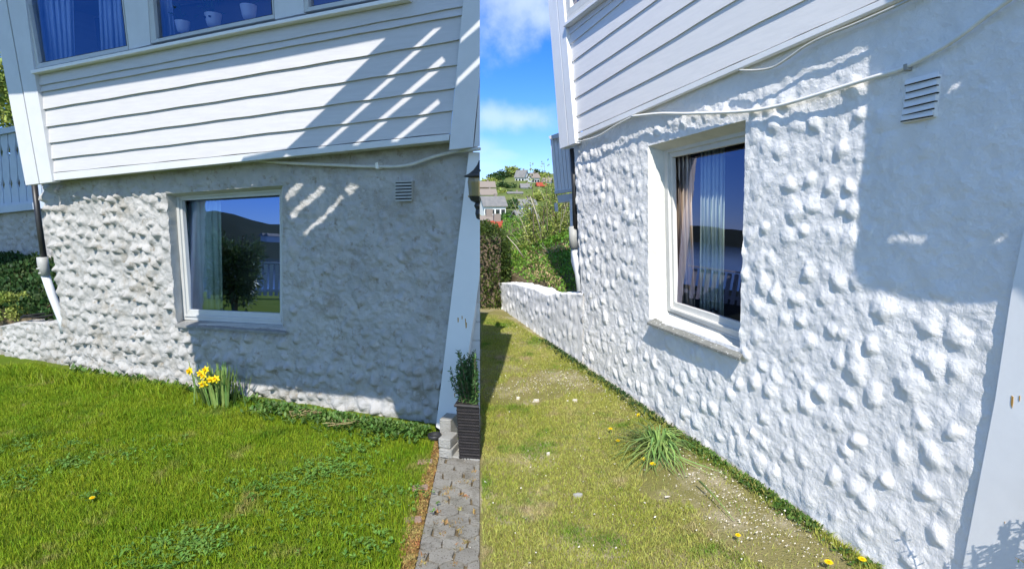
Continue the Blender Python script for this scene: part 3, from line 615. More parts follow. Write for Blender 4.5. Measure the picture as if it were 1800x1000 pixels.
# siding
lines = [((54, 131), (714, 2)), ((63, 152), (450, 78), (814, 11.5)), ((66, 163), (450, 94), (813, 26)), ((71, 193), (809, 70)), ((77, 224), (804, 114)), ((82, 252), (799, 155)), ((86, 280), (795, 195)), ((89, 304), (791, 234))]
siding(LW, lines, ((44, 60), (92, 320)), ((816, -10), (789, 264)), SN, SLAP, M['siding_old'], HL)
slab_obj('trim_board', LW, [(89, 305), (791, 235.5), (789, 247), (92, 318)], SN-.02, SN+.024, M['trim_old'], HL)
slab_obj('soffit_board', LW, [(89, 318), (789, 248), (789, 242), (89, 309)], -.02, SN-.0225, M['trim_old'], HL)
# corner boards, left
slab_obj('corner_board', LW, [(-110, -560), (-12, -100), (7, -18), (68, 323), (45, 326), (0, 89), (-22, -20)][2:], SN-.02, SN+.036, M['trim_old'], HL)
slab_obj('corner_board', LW, [(9, -18), (42, -18), (61, 133), (92, 320), (70, 323)], SN-.02, SN+.042, M['trim_old'], HL)
# corner boards, right
slab_obj('corner_board', LW, [(816, -20), (843.5, -20), (843.5, 135), (831, 259), (789, 264)], SN-.02, SN+.036, M['trim_old'], HL)
slab_obj('corner_board', LW, [(843.6, 137), (843.6, 257), (833, 258.5)], SN-.02, SN+.028, M['trim_old'], HL)
# wall above the sill: three windows, boards between
S2 = SN+.02
slab_obj('sill_board', LW, [(53, 124), (450, 44), (714, -8), (716, -1), (450, 50), (54, 130)], SN, SN+.062, M['siding_new'], HL)
def upper_window(out, inn, par, gl):
    b = slab_obj('window', LW, [out[3], out[2], (out[2][0], out[2][1]-5), (out[3][0], out[3][1]-5)], SN-.03, SN+.030, M['frame_old'], par)
    frame(LW, out, inn, SN-.03, SN+.026, M['frame_old'], b, 'frame'); g2 = [lerp(i_, (sum(q[0] for q in inn)/4, sum(q[1] for q in inn)/4), .012) for i_ in inn]
    frame(LW, inn, g2, SN-.03, SN+.010, M['rubber'], b, 'seal', 0)
    pane(LW, inn, SN-.004, 0, M['glass_up'], b)
upper_window([(34, -30), (211, -42), (226, 88), (60, 122)], [(43, -26), (209, -38), (223, 81), (68, 112)], HL, 'glass_up')
upper_window([(257, -46), (477, -55), (482, 33), (265, 77)], [(265, -42), (474, -50), (479, 26), (274, 69)], HL, 'glass_up')
upper_window([(531, -58), (789, -70), (790, -26), (535, 22)], [(538, -54), (782, -64), (783, -34), (542, 13)], HL, 'glass_up')
for q in ([(212, -42), (256, -46), (264, 79), (227, 88)], [(478, -55), (530, -58), (534, 24), (483, 35)], [(790, -70), (816, -70), (816, -22), (792, -26)]):
    slab_obj('mullion_board', LW, q, SN-.03, SN+.034, M['trim_old'], HL)
slab_obj('head_board', LW, [(34, -31), (816, -71), (816, -84), (34, -42)], SN-.03, SN+.03, M['trim_old'], HL)
# body behind the facade
def WP(W, u, z, n): return W.O+W.U*u+W.N*n+Vector((0, 0, z))
def body(W, ua, ub, zt, floors, depth, par, m, mroom):
    mb = MB()
    def bx(u0, u1, z0, z1, n0, n1): mb.prism([WP(W, u0, z0, n1), WP(W, u1, z0, n1), WP(W, u1, z1, n1), WP(W, u0, z1, n1)], [WP(W, u0, z0, n0), WP(W, u1, z0, n0), WP(W, u1, z1, n0), WP(W, u0, z1, n0)])
    bx(ua, ub, -.3, zt, -depth-.06, -depth); bx(ua, ua+.06, -.3, zt, -depth, -.04); bx(ub-.06, ub, -.3, zt, -depth, -.16); bx(ua+.06, ub-.06, zt-.06, zt, -depth, .10)
    mb.build('body', m, par)
    for (z0, z1) in floors: mb = MB(); bx(ua+.06, ub-.06, z0, z1, -depth+.003, -.06); mb.build('floor_slab', mroom, par)
    mb = MB(); bx(ua+.06, ub-.06, .1, zt-.08, -depth+.004, -depth+.02); mb.build('room_wall', mroom, par)
ua, _ = LW.uv(LW(110, 640)); ub, _ = LW.uv(LW(800, 500))
body(LW, ua+.02, ub-.36, 3.3, [(1.95, 2.05), (.0, .1)], .62, HL, M['siding_old'], M['room'])
mb = MB(); ec = [LW(832, 640, -.02), LW(836, 640, -.66), LW(828, 640, -.70), LW(822, 640, -.02)]; mb.prism([Vector((p.x, p.y, -.3)) for p in ec], [Vector((p.x, p.y, 2.72)) for p in ec]); mb.build('end_wall', M['siding_old'], HL)
# lower right boards and side strip of siding
slab_obj('leaning_board', LW, [(824, 268), (843.6, 268), (843.6, 482), (835, 547), (799, 772), (766, 750)], -.01, .075, M['board_worn'], HL)
mb = MB()
for k, (y0, y1) in enumerate(((482, 530), (531, 565), (566, 598), (599, 632), (633, 668), (669, 705), (706, 760))):
    xl = lambda y: 835+(y-547)*(799-835)/(772-547)
    slab(mb, LW, [(min(843, xl(y0)), y0), (843.6, y0), (843.6, y1), (xl(y1), y1)], -.01, .045)
mb.build('side_siding', M['siding_old'], HL, bevel=.003)
for (px, py, s_) in ((805, 562, 4), (812, 558, 3), (819, 571, 5), (818, 563, 3), (799, 694, 3), (823, 345, 2)):
    mb = MB(); slab(mb, LW, [(px-s_*.25, py-s_), (px+s_*.3, py-s_*.8), (px+s_*.25, py+s_), (px-s_*.1, py+s_*1.2)], .074, .0765); mb.build('rust_mark', M['rust'], HL)
# vent
v = slab_obj('vent', LW, [(694, 319), (725, 318), (724, 350), (693, 351)], -.03, .028, M['vent_old'], HL)
mb = MB(); m2 = MB()
for k in range(6):
    y = 321+k*5.6; slab(mb, LW, [(695.5, y), (723.5, y-1), (723, y+1.0), (695, y+1.9)], .028, .0295)
    f = [LW(695.5, y+2.2, .030), LW(723.5, y+1.2, .030), LW(723, y+4.6, .040), LW(695, y+5.4, .040)]; m2.prism(f, [p-LW.N*.003 for p in f])
mb.build('slot', M['slat'], v); m2.build('slat', M['vent_old'], v)
# cables
grow(LW, [(92, 324), (180, 312), (250, 303), (340, 293), (430, 284), (520, 277)], .006, .03, M['cable_grey'], 'cable', 'thin grey cable tucked under the siding of the left house')
grow(LW, [(455, 283), (510, 287), (600, 291), (660, 293), (715, 291), (762, 276), (800, 267), (843, 262)], .011, [.04, .05, .05, .05, .05, .05, .06, .19], M['cable'], 'cable', 'thick pale cable sagging across the grey wall above the vent')
mb = MB(); slab(mb, LW, [(659, 287), (664, 285), (665, 297), (660, 297)], .0, .065); tag(mb.build('cable_clip', M['cable_new'], None, bevel=.002, base=LW(662, 297, 0)), 'small white clip holding the thick cable on the grey wall', 'clip')
# lamp at the seam: half lantern fixed against the corner
def lantern():
    L0 = LW(843, 390, .16); t = thing('wall_lantern', 'black half lantern with amber glass on the corner board by the cable', 'lamp', L0)
    ax = LW.U; N = LW.N; n0 = .16; fw_ = -ray(843, 340); fw_.z = 0; fw_.normalize(); n0 = .25; sx_ = Vector((-abs(fw_.y), -abs(fw_.x), 0)).normalized()
    def half(prof, m, nm, k=9):
        mb = MB(); ring = []
        for (x, y) in prof:
            c = LW(843.4, y, n0); r = (c-LW(x, y, n0)).length; ring.append([c+(sx_*math.sin(a)+fw_*math.cos(a))*r for a in [math.pi*j/(k-1) for j in range(k)]])
        vs = [p for r_ in ring for p in r_]; fs = []
        for i in range(len(ring)-1):
            for j in range(k-1): fs.append((i*k+j, i*k+j+1, (i+1)*k+j+1, (i+1)*k+j))
            fs.append((i*k, (i+1)*k, (i+1)*k+k-1, i*k+k-1))
        fs += [tuple(range(k)), tuple(range((len(ring)-1)*k, len(ring)*k))]; mb.add(vs, fs); return mb.build(nm, m, t, False)
    half([(842, 282), (839, 290), (833, 299), (825, 306), (817, 310), (820, 312), (827, 312)], M['black'], 'cap'); half([(825, 312.5), (824, 320), (826, 344), (829, 349)], M['lampglass'], 'glass')
    half([(825, 345), (829, 353), (836, 357), (834, 362), (837, 368), (836, 376), (838, 384), (841, 386)], M['black'], 'finial')
    mb = MB(); 
    for x in (824.5, 832): mb.tube([LW(x, 311, n0+(.01 if x < 830 else .055)), LW(x+1.5, 348, n0+(.01 if x < 830 else .05))], .004, 6)
    mb.build('cage_bar', M['black'], t); mb = MB(); mb.tube([LW(843, 300, n0-.01), LW(843, 300, .08)], .008, 8); mb.build('bracket', M['black'], t)
lantern()
# planter with conifer, block stack, black bin bag
pc = G(826, 809); Wp = Wall(G(808, 807), G(843.5, 809.5))
t = thing('planter', 'tall black wicker planter standing on the pavers against the white board', 'planter', G(808, 807))
mb = MB(); hw = .22
def pp(u, z, n): return Wp.O+Wp.U*u+Wp.N*n+Vector((0, 0, z))
zt = Wp(804, 712).z; wd = (Wp(843.4, 720)-Wp(808, 720)).length; wt = (Wp(843.4, 715)-Wp(804, 715)).length
mb.prism([pp(-.0, 0, 0), pp(wd, 0, 0), pp(wd-.06, 0, -hw), pp(0, 0, -hw)], [pp(wd-wt, zt, 0), pp(wd, zt, 0), pp(wd-.06, zt, -hw), pp(wd-wt, zt, -hw)]); mb.build('basket', M['wicker'], t, bevel=.003)
mb = MB(); nst = 12; nrw = 17
for r in range(nrw):
    z = .012+(zt-.03)*r/nrw; x0 = (wd-wt)*(z/zt)
    pts = []
    for q in range(nst*3+1):
        s_ = q/(nst*3); pts.append(pp(x0+(wd-x0)*s_*.995, z+.006, .002+.0035*math.sin(q*math.pi/1.5+(r % 2)*math.pi)))
    mb.tube(pts, .0055, 5)
for q in range(7): mb.tube([pp((wd-wt)*0+wd*q/6*.98+.003, .005, .002), pp((wd-wt)+wt*q/6*.98+.003, zt-.01, .002)], .0035, 5)
mb.build('weave', M['wicker'], t); mb = MB(); mb.tube([pp(wd-wt-.006, zt, -hw), pp(wd-wt-.006, zt, .006), pp(wd, zt, .006)], .010, 6); mb.build('rim', M['wicker'], t)
t = thing('conifer_shrub', 'small upright conifer growing in the black wicker planter', 'shrub', pp(wd*.5, zt-.03, -.1))
cps = []; cb = pp(wd*.50, zt, -.10); mb = MB()
for k in range(120):
    a = rng.uniform(0, 6.28); r0 = rng.uniform(0, .07); hgt = rng.uniform(.10, .34)*(1-.45*r0/.07); lean = rng.uniform(.0, .09)
    s0 = cb+Vector((r0*math.cos(a), r0*math.sin(a), -.02)); e = cb+Vector(((r0+lean)*math.cos(a), (r0+lean)*math.sin(a), hgt)); lx_ = seam_near.x+(e.y-seam_near.y)*seamdir.x/seamdir.y-.025; e.x = min(e.x, lx_); s0.x = min(s0.x, lx_); mb.tube([s0, (s0+e)/2, e], [.003, .0025, .0015], 4)
    for q in range(70):
        f_ = (q+1)/70; p = s0.lerp(e, f_); cps.append(tuple(p))
cps = np.array(cps); lim = seam_near.x+(cps[:, 1]-seam_near.y)*seamdir.x/seamdir.y-.02; cps[:, 0] = np.minimum(cps[:, 0], lim)
mb.build('stem', M['wood'], t); nn = rng.normal(size=cps.shape)*.6; nn[:, 2] += .8; nn[:, 0] = np.where(cps[:, 0] > lim-.03, -abs(nn[:, 0]), nn[:, 0])
leafcloud('foliage', cps, nn, .026, M['conifer'], t, .3)
def block(cx, cy, z, sx, sy, sz, rz, m, label, cat='block', nm='concrete_block'):
    mb = MB(); mb.box((cx, cy, z+sz/2), (sx, sy, sz), rz); return tag(mb.build(nm, m, None, bevel=.006, base=(cx, cy, z)), label, cat)
q0 = G(787, 806)
block(q0.x, q0.y+.07, .0, .085, .13, .055, -.25, M['concrete'], 'lower grey block of the small pair at the wall corner'); block(q0.x-.004, q0.y+.08, .057, .08, .12, .06, -.32, M['concrete'], 'upper grey block of the small pair at the wall corner')
q1 = G(786, 775); block(q1.x, q1.y+.10, .0, .08, .12, .13, -.3, M['concrete'], 'taller grey block standing behind the pair at the wall corner')
q2 = G(764, 772)
mb = MB(); mb.lathe((q2.x, q2.y, 0), [(.04, 0), (.045, .015), (.046, .035), (.040, .038), (.034, .02), (.0, .018)], 14); tag(mb.build('drain_gully', M['black'], None, True, base=(q2.x, q2.y, 0)), 'small black drain bowl at the foot of the white leaning board', 'drain')
for (px, py, rz, lab) in ((756, 812, .1, 'worn brick nearest the wall at the lawn edge'), (748, 858, .14, 'worn brick in the middle of the lawn edge'), (736, 915, .12, 'worn brick nearest the camera at the lawn edge')):
    c = G(px, py); block(c.x-.03, c.y, -.045, .09, .055, .055, rz, M['brick'], lab, 'brick', 'brick')
# plinth slab behind pavers
q3 = G(820, 806); mb = MB(); a_ = G(776, 803); b_ = G(843.5, 811); c_ = G(843.5, 780); d_ = G(784, 772); mb.prism([p+Vector((0, 0, .012)) for p in (a_, b_, c_, d_)], [p-Vector((0, 0, .03)) for p in (a_, b_, c_, d_)]); tag(mb.build('kerb_slab', M['concrete'], None, bevel=.004), None, None, kind='structure')
# interior of the left windows
curtain('curtain', 'pale green curtain behind the basement window of the grey wall', LW, ((322, 340), (388, 336)), ((332, 552), (392, 556)), FN-.13, M['curtain'], 6, .01)
curtain('curtain', 'blue tinted curtain on the left side of the upper corner window', LW, ((43, -24), (128, -30)), ((64, 112), (132, 100)), SN-.12, M['curtain_blue'], 8)
curtain('curtain', 'blue tinted curtain on the right side of the upper corner window', LW, ((172, -30), (222, -35)), ((178, 92), (232, 82)), SN-.12, M['curtain_blue'], 6)
curtain('curtain', 'blue tinted curtain at the left of the middle upper window', LW, ((266, -38), (298, -40)), ((278, 70), (308, 64)), SN-.12, M['curtain_blue'], 3)
mb = MB(); f = [LW(72, 113, SN-.05), LW(790, -36, SN-.05)]; f = f+[f[1]-LW.N*.45, f[0]-LW.N*.45]
mb.prism(f, [p-Vector((0, 0, .03)) for p in f]); mb.build('window_ledge', M['trim_old'], HL)
def potplant(px, py, r, h, label, leaves, mark=False):
    c = LW(px, py, SN-.11); t = thing('potted_plant', label, 'potted plant', c, 'white pots behind the upper windows')
    mb = MB(); mb.lathe(c, [(r*.7, 0), (r*.85, h*.3), (r, h*.9), (r*1.02, h), (r*.9, h), (r*.88, h*.9)], 20); mb.build('pot', M['pot'], t, True)
    n_ = leaves; a = rng.uniform(0, 6.28, n_); e = rng.uniform(.2, 1.4, n_); L_ = rng.uniform(.04, .16, n_); P0 = np.array(c)+np.array([0, 0, h]); d = np.stack([np.cos(a)*np.cos(e), np.sin(a)*np.cos(e), np.sin(e)], 1)
    leafcloud('leaves', P0+d*L_[:, None]*.8, d, .05, M['darkleaf'], t, .35)
    mb = MB()
    for k in range(0, n_, 3): mb.tube([P0, P0+d[k]*L_[k]], .002, 4)
    mb.build('stem', M['darkleaf'], t)
    if mark:
        for s_ in (-1, 1):
            mb = MB(); cc = c+LW.N*(r*.98)+LW.U*(s_*r*.38)+Vector((0, 0, h*.62)); hp = [(0, -1), (.8, 0), (.9, .5), (.45, .8), (0, .45), (-.45, .8), (-.9, .5), (-.8, 0)]
            f = [cc+LW.U*(x_*r*.16)+Vector((0, 0, y_*r*.16)) for x_, y_ in hp]; mb.prism([p+LW.N*.002 for p in f], [p-LW.N*.01 for p in f]); mb.build('heart_mark', M['potmark'], t)
potplant(322, 57, .050, .075, 'plain white pot with a small plant, leftmost in the middle upper window', 16)
potplant(376, 47, .056, .085, 'white pot with two dark heart marks in the middle upper window', 22, True)
potplant(438, 34, .054, .09, 'plain white pot at the right end of the middle upper window', 8)
c = LW(155, 95, -.33); c.z = LW(150, 95, 0).z-.05
t = thing('armchair', 'dark rounded chair behind the upper corner window', 'chair', (c.x, c.y, 2.05))
mb = MB(); mb.lathe((c.x, c.y, 2.05), [(.16, .38), (.19, .42), (.20, .50), (.15, .52)], 16); mb.build('seat', M['rubber'], t, True)
mb = MB(); mb.tube([c+LW.U*.17+Vector((0, 0, -.2)), c+LW.U*.15+Vector((0, 0, .0)), c+Vector((0, 0, .08)), c-LW.U*.15, c-LW.U*.17+Vector((0, 0, -.2))], .05, 8); mb.build('backrest', M['rubber'], t, True)
for sx in (-.13, .13):
    for sy in (-.1, .1): mb = MB(); mb.tube([(c.x+sx, c.y+sy, 2.06), (c.x+sx*.8, c.y+sy*.8, 2.45)], .012, 6); mb.build('leg', M['rubber'], t)
# drain pipe at the left corner
P0 = LW(60, 318, -.06)
t = thing('drainpipe', 'black downpipe with grey joint and white lower bend at the corner of the grey wall', 'drainpipe', LW(112, 600, -.04))
mb = MB(); mb.tube([LW(60, 320, -.03), LW(68, 390, -.03), LW(78, 458, -.03)], .024, 12); mb.build('upper_pipe', M['black'], t, True)
mb = MB(); mb.tube([LW(74, 452, -.02), LW(76, 466, -.02), LW(80, 484, -.02)], [.042, .044, .036], 14); mb.tube([LW(75, 470, -.02), LW(75.6, 473, -.02)], .047, 14); mb.tube([LW(77, 478, -.02), LW(77.6, 481, -.02)], .042, 14); mb.build('joint', M['grey_pvc'], t, True)
mb = MB(); mb.tube([LW(79, 482, -.03), LW(92, 520, -.03), LW(109, 562, -.03), LW(114, 585, -.04)], .034, 12); mb.build('lower_pipe', M['white_pvc'], t, True)
mb = MB(); slab(mb, LW, [(112, 560), (117, 560), (127, 655), (122, 655)], -.2, -.03); mb.build('gap_shade_strip', M['black'], HL)  # black strip standing in for the shade in the gap beside the low wall
# terrace at far left: wall, ledge, slat fence
TN = -1.25
t = thing('terrace_wall', 'grey rendered terrace wall with ledge behind the downpipe', 'wall', LW(0, 560, TN))
rough('render', LW, [[(-120, 384), (120, 366)], [(-120, 560), (120, 560)]], None, 'low', M['render_old'], t, 21, .02, n_off=TN); slab_obj('ledge', LW, [(-120, 374), (100, 352), (100, 364), (-120, 388)], TN-.3, TN+.10, M['fence_shaded'], t)
mb = MB()
f = [LW(-120, 386, TN-.02), LW(120, 368, TN-.02), LW(120, 560, TN-.02), LW(-120, 560, TN-.02)]; mb.prism(f, [p-LW.N*.3 for p in f]); mb.build('core', M['concrete'], t)
t = thing('terrace_fence', 'white slat fence with cut waists on the terrace ledge, blue shade in its colour', 'fence', LW(0, 362, TN))
mb = MB()
prof = [(-.5, 0), (-.5, .18), (-.28, .27), (-.5, .36), (-.5, .60), (-.28, .70), (-.5, .80), (-.5, 1)]
for k in range(-6, 6):
    def xs_(s_, w__): return s_
    T = (k*13.5+6+.0, 228-.20*(k*13.5)); B = (k*13.5+14, 360-.07*(k*13.5)); pts = []
    for sgn in (1, -1):
        for (w_, h_) in (prof if sgn == 1 else prof[::-1]): c_ = lerp(B, T, h_); pts.append((c_[0]+sgn*w_*12.0, c_[1]))
    slab(mb, LW, pts, TN-.02, TN)
mb.build('slat_panel', M['fence_shaded'], t)
slab_obj('handrail', LW, [(-120, 251), (62, 214), (62, 224), (-120, 261)], TN-.06, TN+.04, M['fence_shaded'], t)
slab_obj('rail', LW, [(-120, 372), (80, 350), (80, 357), (-120, 379)], TN-.05, TN+.03, M['fence_shaded'], t); slab_obj('rail', LW, [(-120, 262), (70, 226), (70, 231), (-120, 268)], TN-.05, TN-.022, M['fence_shaded'], t)
# low wall and bed left
t = thing('low_wall', 'low rough grey garden wall left of the black downpipe gap', 'wall', LW(50, 640, -.05))
rough('render', LW, [[(-140, 600), (40, 566), (117, 566)], [(-140, 680), (40, 672), (125, 672)]], None, 'low', M['render_old'], t, 31, .011, n_off=-.06, top=.35)
zb = LW(100, 566, -.1).z
x = rng.uniform(-1, 1, 5200); 
def bedpts(W, xa, xb, na, nb, za, zb_, n_, bumps=.05, seed=3):
    px = rng.uniform(xa, xb, n_); nn = rng.uniform(0, 1, n_); P = np.array([tuple(W(a, 560, na+(nb-na)*b)) for a, b in zip(px, nn)])
    P[:, 2] = za+(zb_-za)*nn+rng.uniform(-.05, .05, n_)+bumps*vnoise(P[:, 0]+20, P[:, 1]+20, 4, seed); return P
P_ = bedpts(LW, -140, 108, -.16, -1.15, zb+.01, zb+.42, 11000, .12); N_ = np.tile([0, -.2, 1.0], (len(P_), 1))
tag(leafcloud('ivy_bed', P_, N_, .05, M['darkleaf'], None, .6, base=P_[0]), 'dark green ground cover on the bank below the terrace wall', 'ground cover', kind='stuff')
mb = MB(); f = [LW(-140, 560, -.2), LW(112, 560, -.2), LW(112, 560, -1.24), LW(-140, 560, -1.24)]
for p, z in zip(f, (zb-.02, zb-.02, zb+.36, zb+.36)): p.z = z
mb.prism(f, [Vector((p.x, p.y, -.05)) for p in f]); tag(mb.build('soil_bank', M['soil']), None, None, kind='structure')
b0 = LW(12, 545, -.2); bush('mound_plant', 'bright green mounding plant on the low grey wall at left edge', 'plant', (b0.x, b0.y, b0.z+.02), (.25, .18, .19), 4200, .028, M['shrub'], 14, .4, ground=zb-.05, stems=4)
mb = MB()
for k in range(4):
    c = LW(60+k*4, 563, -.12); c.z = zb+.02+k*.008; pts = [c+Vector((.12*math.cos(a)*(1+.1*k), .05*math.sin(a), .006*math.sin(3*a+k))) for a in [q*2*math.pi/22 for q in range(23)]]; mb.tube(pts, .006, 5)
tag(mb.build('hose', M['hose'], None, True, base=LW(64, 566, -.12)), 'thin black hose coiled on top of the low grey wall', 'hose')
c = D(-30, 170, 7.9); bush('garden_tree', 'leafy tree seen at left edge above the terrace fence', 'tree', (c.x, c.y, c.z), (.85, .85, 1.1), 7000, .08, M['shrub'], 26, .33, ground=-.1)

# ================================================================ RIGHT HOUSE
HR = thing('house', 'white clapboard house on freshly white painted rough basement, right half', 'house', (RW(1300, 850).x, RW(1300, 850).y, 0))
ctrl = [[(1008, 240), (1126, 188), (1312, 108), (1885, -118)], [(1011, 300), (1139, 257), (1312, 211), (1862, 120)], [(1022, 520), (1141, 560), (1301, 612), (1796, 600)], [(1024, 662), (1125, 740), (1292, 856), (1712, 1110)]]
uR0, _ = RW.uv(RW(1139, 257)); uR1, _ = RW.uv(RW(1312, 211)); _, zRT = RW.uv(RW(1139, 257)); _, zRB = RW.uv(RW(1141, 560)); uRs, _ = RW.uv(RW(1525, 400))
def fadeR(u, v, r, c):
    f = np.ones_like(u); dx = np.maximum(np.maximum(uR0-u, u-uR1), 0); dy = np.maximum(np.maximum(zRB-v, v-zRT), 0); e = np.clip(np.hypot(dx, dy)/.06, 0, 1); f *= .2+.8*e
    f *= .25+.75*np.clip((2.15-v)/.12, 0, 1)
    smooth = np.clip((u-uRs)/.10, 0, 1)*np.clip((v-1.15)/.15, 0, 1); f = f*np.clip((3.0-c)/.16, .1, 1); return f*(1-.8*smooth)
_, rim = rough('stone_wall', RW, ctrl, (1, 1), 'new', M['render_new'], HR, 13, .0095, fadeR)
FR = -.11
P = {k: RW(*q, FR) for k, q in zip(('tl', 'tr', 'br', 'bl'), [(1168, 266), (1328, 227), (1320, 606), (1174, 550)])}
reveal(rim['top'], P['tl'], P['tr'], M['reveal_new'], HR); reveal(rim['left'], P['tl'], P['bl'], M['reveal_new'], HR); reveal(rim['right'], P['tr'], P['br'], M['reveal_new'], HR); reveal(rim['bottom'], P['bl'], P['br'], M['reveal_new'], HR)
fo = [(1166, 263), (1330, 223), (1322, 603), (1173, 546)]; fi = [(1181, 277), (1318, 248), (1310, 570), (1186, 531)]
Wn = slab_obj('window', RW, [(1168, 546), (1320, 602), (1320, 612), (1168, 555)], FR-.04, FR, M['frame_new'], HR)
chain_frame(RW, fo, fi, FR+.006, M['frame_new'], Wn, .018)
pane(RW, [(1178, 274), (1322, 243), (1314, 574), (1183, 529)], FR-.03, R(3.5), M['glass_new'], Wn)
slab_obj('drip_bar', RW, [(1178, 541), (1308, 586), (1308, 589), (1178, 544)], FR, FR+.022, M['frame_new'], Wn, .001)
mb = MB(); f = [RW(1137, 566, .055), RW(1300, 629, .055), RW(1318, 606, FR+.01), RW(1166, 552, FR+.01)]; mb.prism(f, [p-Vector((0, 0, .018)) for p in f]); mb.build('sill', M['sill_new'], Wn, bevel=.003)
mb = MB(); c = RW(1250, 545, FR-.08); mb.tube([c+Vector((0, 0, -.02)), c, c+RW.U*.02+Vector((0, 0, .012)), c+RW.U*.06], .006, 6); mb.build('handle', M['rubber'], Wn)
curtain('curtain', 'beige curtain on the left side of the basement window in the white wall', RW, ((1176, 276), (1214, 270)), ((1183, 530), (1222, 545)), FR-.10, M['curtain_warm'], 5, .012)
curtain('curtain', 'pale green curtain in the middle of the basement window in the white wall', RW, ((1232, 262), (1275, 250)), ((1230, 545), (1272, 560)), FR-.15, M['curtain'], 6, .010)
# siding right
def ext(l, x): return (x, inter(l, x))
base = [((996, 65), (1078, 0)), ((1000, 80), (1097, 0)), ((1002, 111), (1153, 0)), ((1004, 145), (1220, 0)), ((1006, 176), (1293, 0)), ((1008, 207), (1413, 0)), ((1010, 236), (1545, 0))]
lines = [((990, 46), (1050, 0))]+base
siding(RW, [(l[0], ext(l, 1700)) for l in lines], ((988, -10), (1011, 250)), ((1880, -300), (1880, 300)), SNR, .012, M['siding_new'], HR)
slab_obj('trim_board', RW, [(1010, 237.5), ext(((1010, 237.5), (1545, 1.5)), 1880), ext(((1012, 246), (1607, -14)), 1880), (1012, 246)], SNR-.02, SNR+.014, M['trim_new'], HR)
slab_obj('soffit_board', RW, [(1012, 246.5), ext(((1012, 246.5), (1607, -13)), 1880), ext(((1010, 240), (1545, 4)), 1880), (1010, 240)], -.02, SNR-.0225, M['trim_new'], HR)
slab_obj('corner_board', RW, [(976, -40), (987, -40), (1011, 252), (1000, 256)], SNR-.02, SNR+.042, M['trim_new'], HR)
slab_obj('corner_board', RW, [(960, -40), (975, -40), (999, 256.5), (984, 262)], SNR-.05, SNR+.034, M['trim_new'], HR)
slab_obj('sill_board', RW, [(989, 43), (1140, -73), (1140, -68), (990, 48)], SNR, SNR+.07, M['trim_new'], HR)
b = slab_obj('window', RW, [(990, 42), (1140, -74), (1140, -80), (990, 36)], SNR-.03, SNR+.03, M['frame_new'], HR)
frame(RW, [(986, -130), (1140, -200), (1140, -80), (990, 36)], [(998, -120), (1128, -180), (1128, -84), (1002, 14)], SNR-.03, SNR+.026, M['frame_new'], b, 'frame'); pane(RW, [(998, -120), (1128, -180), (1128, -84), (1002, 14)], SNR-.01, 0, M['glass_new'], b)
curtain('curtain', 'pale curtain behind the upper window pane at the top left of the right house', RW, ((996, -80), (1060, -110)), ((1000, 20), (1060, -30)), SNR-.10, M['curtain_warm'], 5)
slab_obj('head_board', RW, [(1142, -300), (1880, -800), (1880, -620), (1142, -76)], SNR-.03, SNR+.02, M['siding_new'], HR)
ua, _ = RW.uv(RW(1012, 400)); ub, _ = RW.uv(RW(1900, 400))
body(RW, ua+.03, ub, 3.6, [(2.1, 2.2), (.0, .1)], .62, HR, M['siding_new'], M['room'])
# vent slots
v = slab_obj('vent', RW, [(1589, 146), (1649, 130), (1642, 206), (1583, 218)], -.02, .020, M['render_new'], HR, .004)
mb = MB(); m2 = MB()
for (a, b_) in (((1590, 150), (1650, 135)), ((1592, 163), (1647, 149)), ((1590, 176), (1648, 162)), ((1588, 190), (1645, 177)), ((1585, 203), (1642, 190)), ((1583, 213), (1640, 203))):
    slab(mb, RW, [a, b_, (b_[0], b_[1]+2.0), (a[0], a[1]+2.0)], .012, .0215)
    f = [RW(a[0]+1, a[1]-9, .022), RW(b_[0]-1, b_[1]-9, .022), RW(b_[0]-1, b_[1]-.5, .034), RW(a[0]+1, a[1]-.5, .034)]; m2.prism(f, [p-RW.N*.004 for p in f])
mb.build('slot', M['slat'], v); m2.build('slat', M['render_new'], v)
# leaning board at the right edge
slab_obj('leaning_board', RW, [(1800, 398), (1776, 515), (1748, 700), (1690, 1000), (1672, 1090), (1900, 1200), (1900, 380)], -.01, .020, M['trim_new'], HR, .003)
for (px, py, s_) in ((1779, 706, 11), (1792, 700, 5), (1766, 918, 2)):
    mb = MB(); slab(mb, RW, [(px-s_*.12, py-s_), (px+s_*.2, py-s_*.8), (px+s_*.15, py+s_*.2), (px, py+s_), (px-s_*.2, py+s_*.4)], .019, .0215); mb.build('rust_mark', M['rust'], HR)
# cables right
grow(RW, [(1110, 205), (1160, 200), (1212, 200), (1310, 196), (1370, 186), (1433, 168), (1533, 137), (1590, 119), (1667, 78), (1735, 28), (1810, -25)], .009, [.06, .045, .035, .03, .03, .03, .03, .022, .03, .03, .04], M['cable_new'], 'cable', 'white cable sweeping across the white wall from window to upper right')
grow(RW, [(1015, 250), (1050, 240), (1080, 222), (1112, 205)], .006, .06, M['cable_new'], 'cable', 'thin white cable under the far end of the right siding')
grow(RW, [(1300, 124), (1330, 124), (1358, 119), (1385, 103), (1415, 82), (1450, 64), (1500, 44), (1560, 18), (1620, -10)], .006, .05, M['cable'], 'cable', 'second slack cable close under the trim board of the right house')
mb = MB(); slab(mb, RW, [(1587, 114), (1593, 112), (1594, 123), (1588, 125)], .0, .035); tag(mb.build('cable_clip', M['cable_grey'], None, bevel=.002, base=RW(1590, 123, 0)), 'grey clip holding the cable just above the vent on the white wall', 'clip')
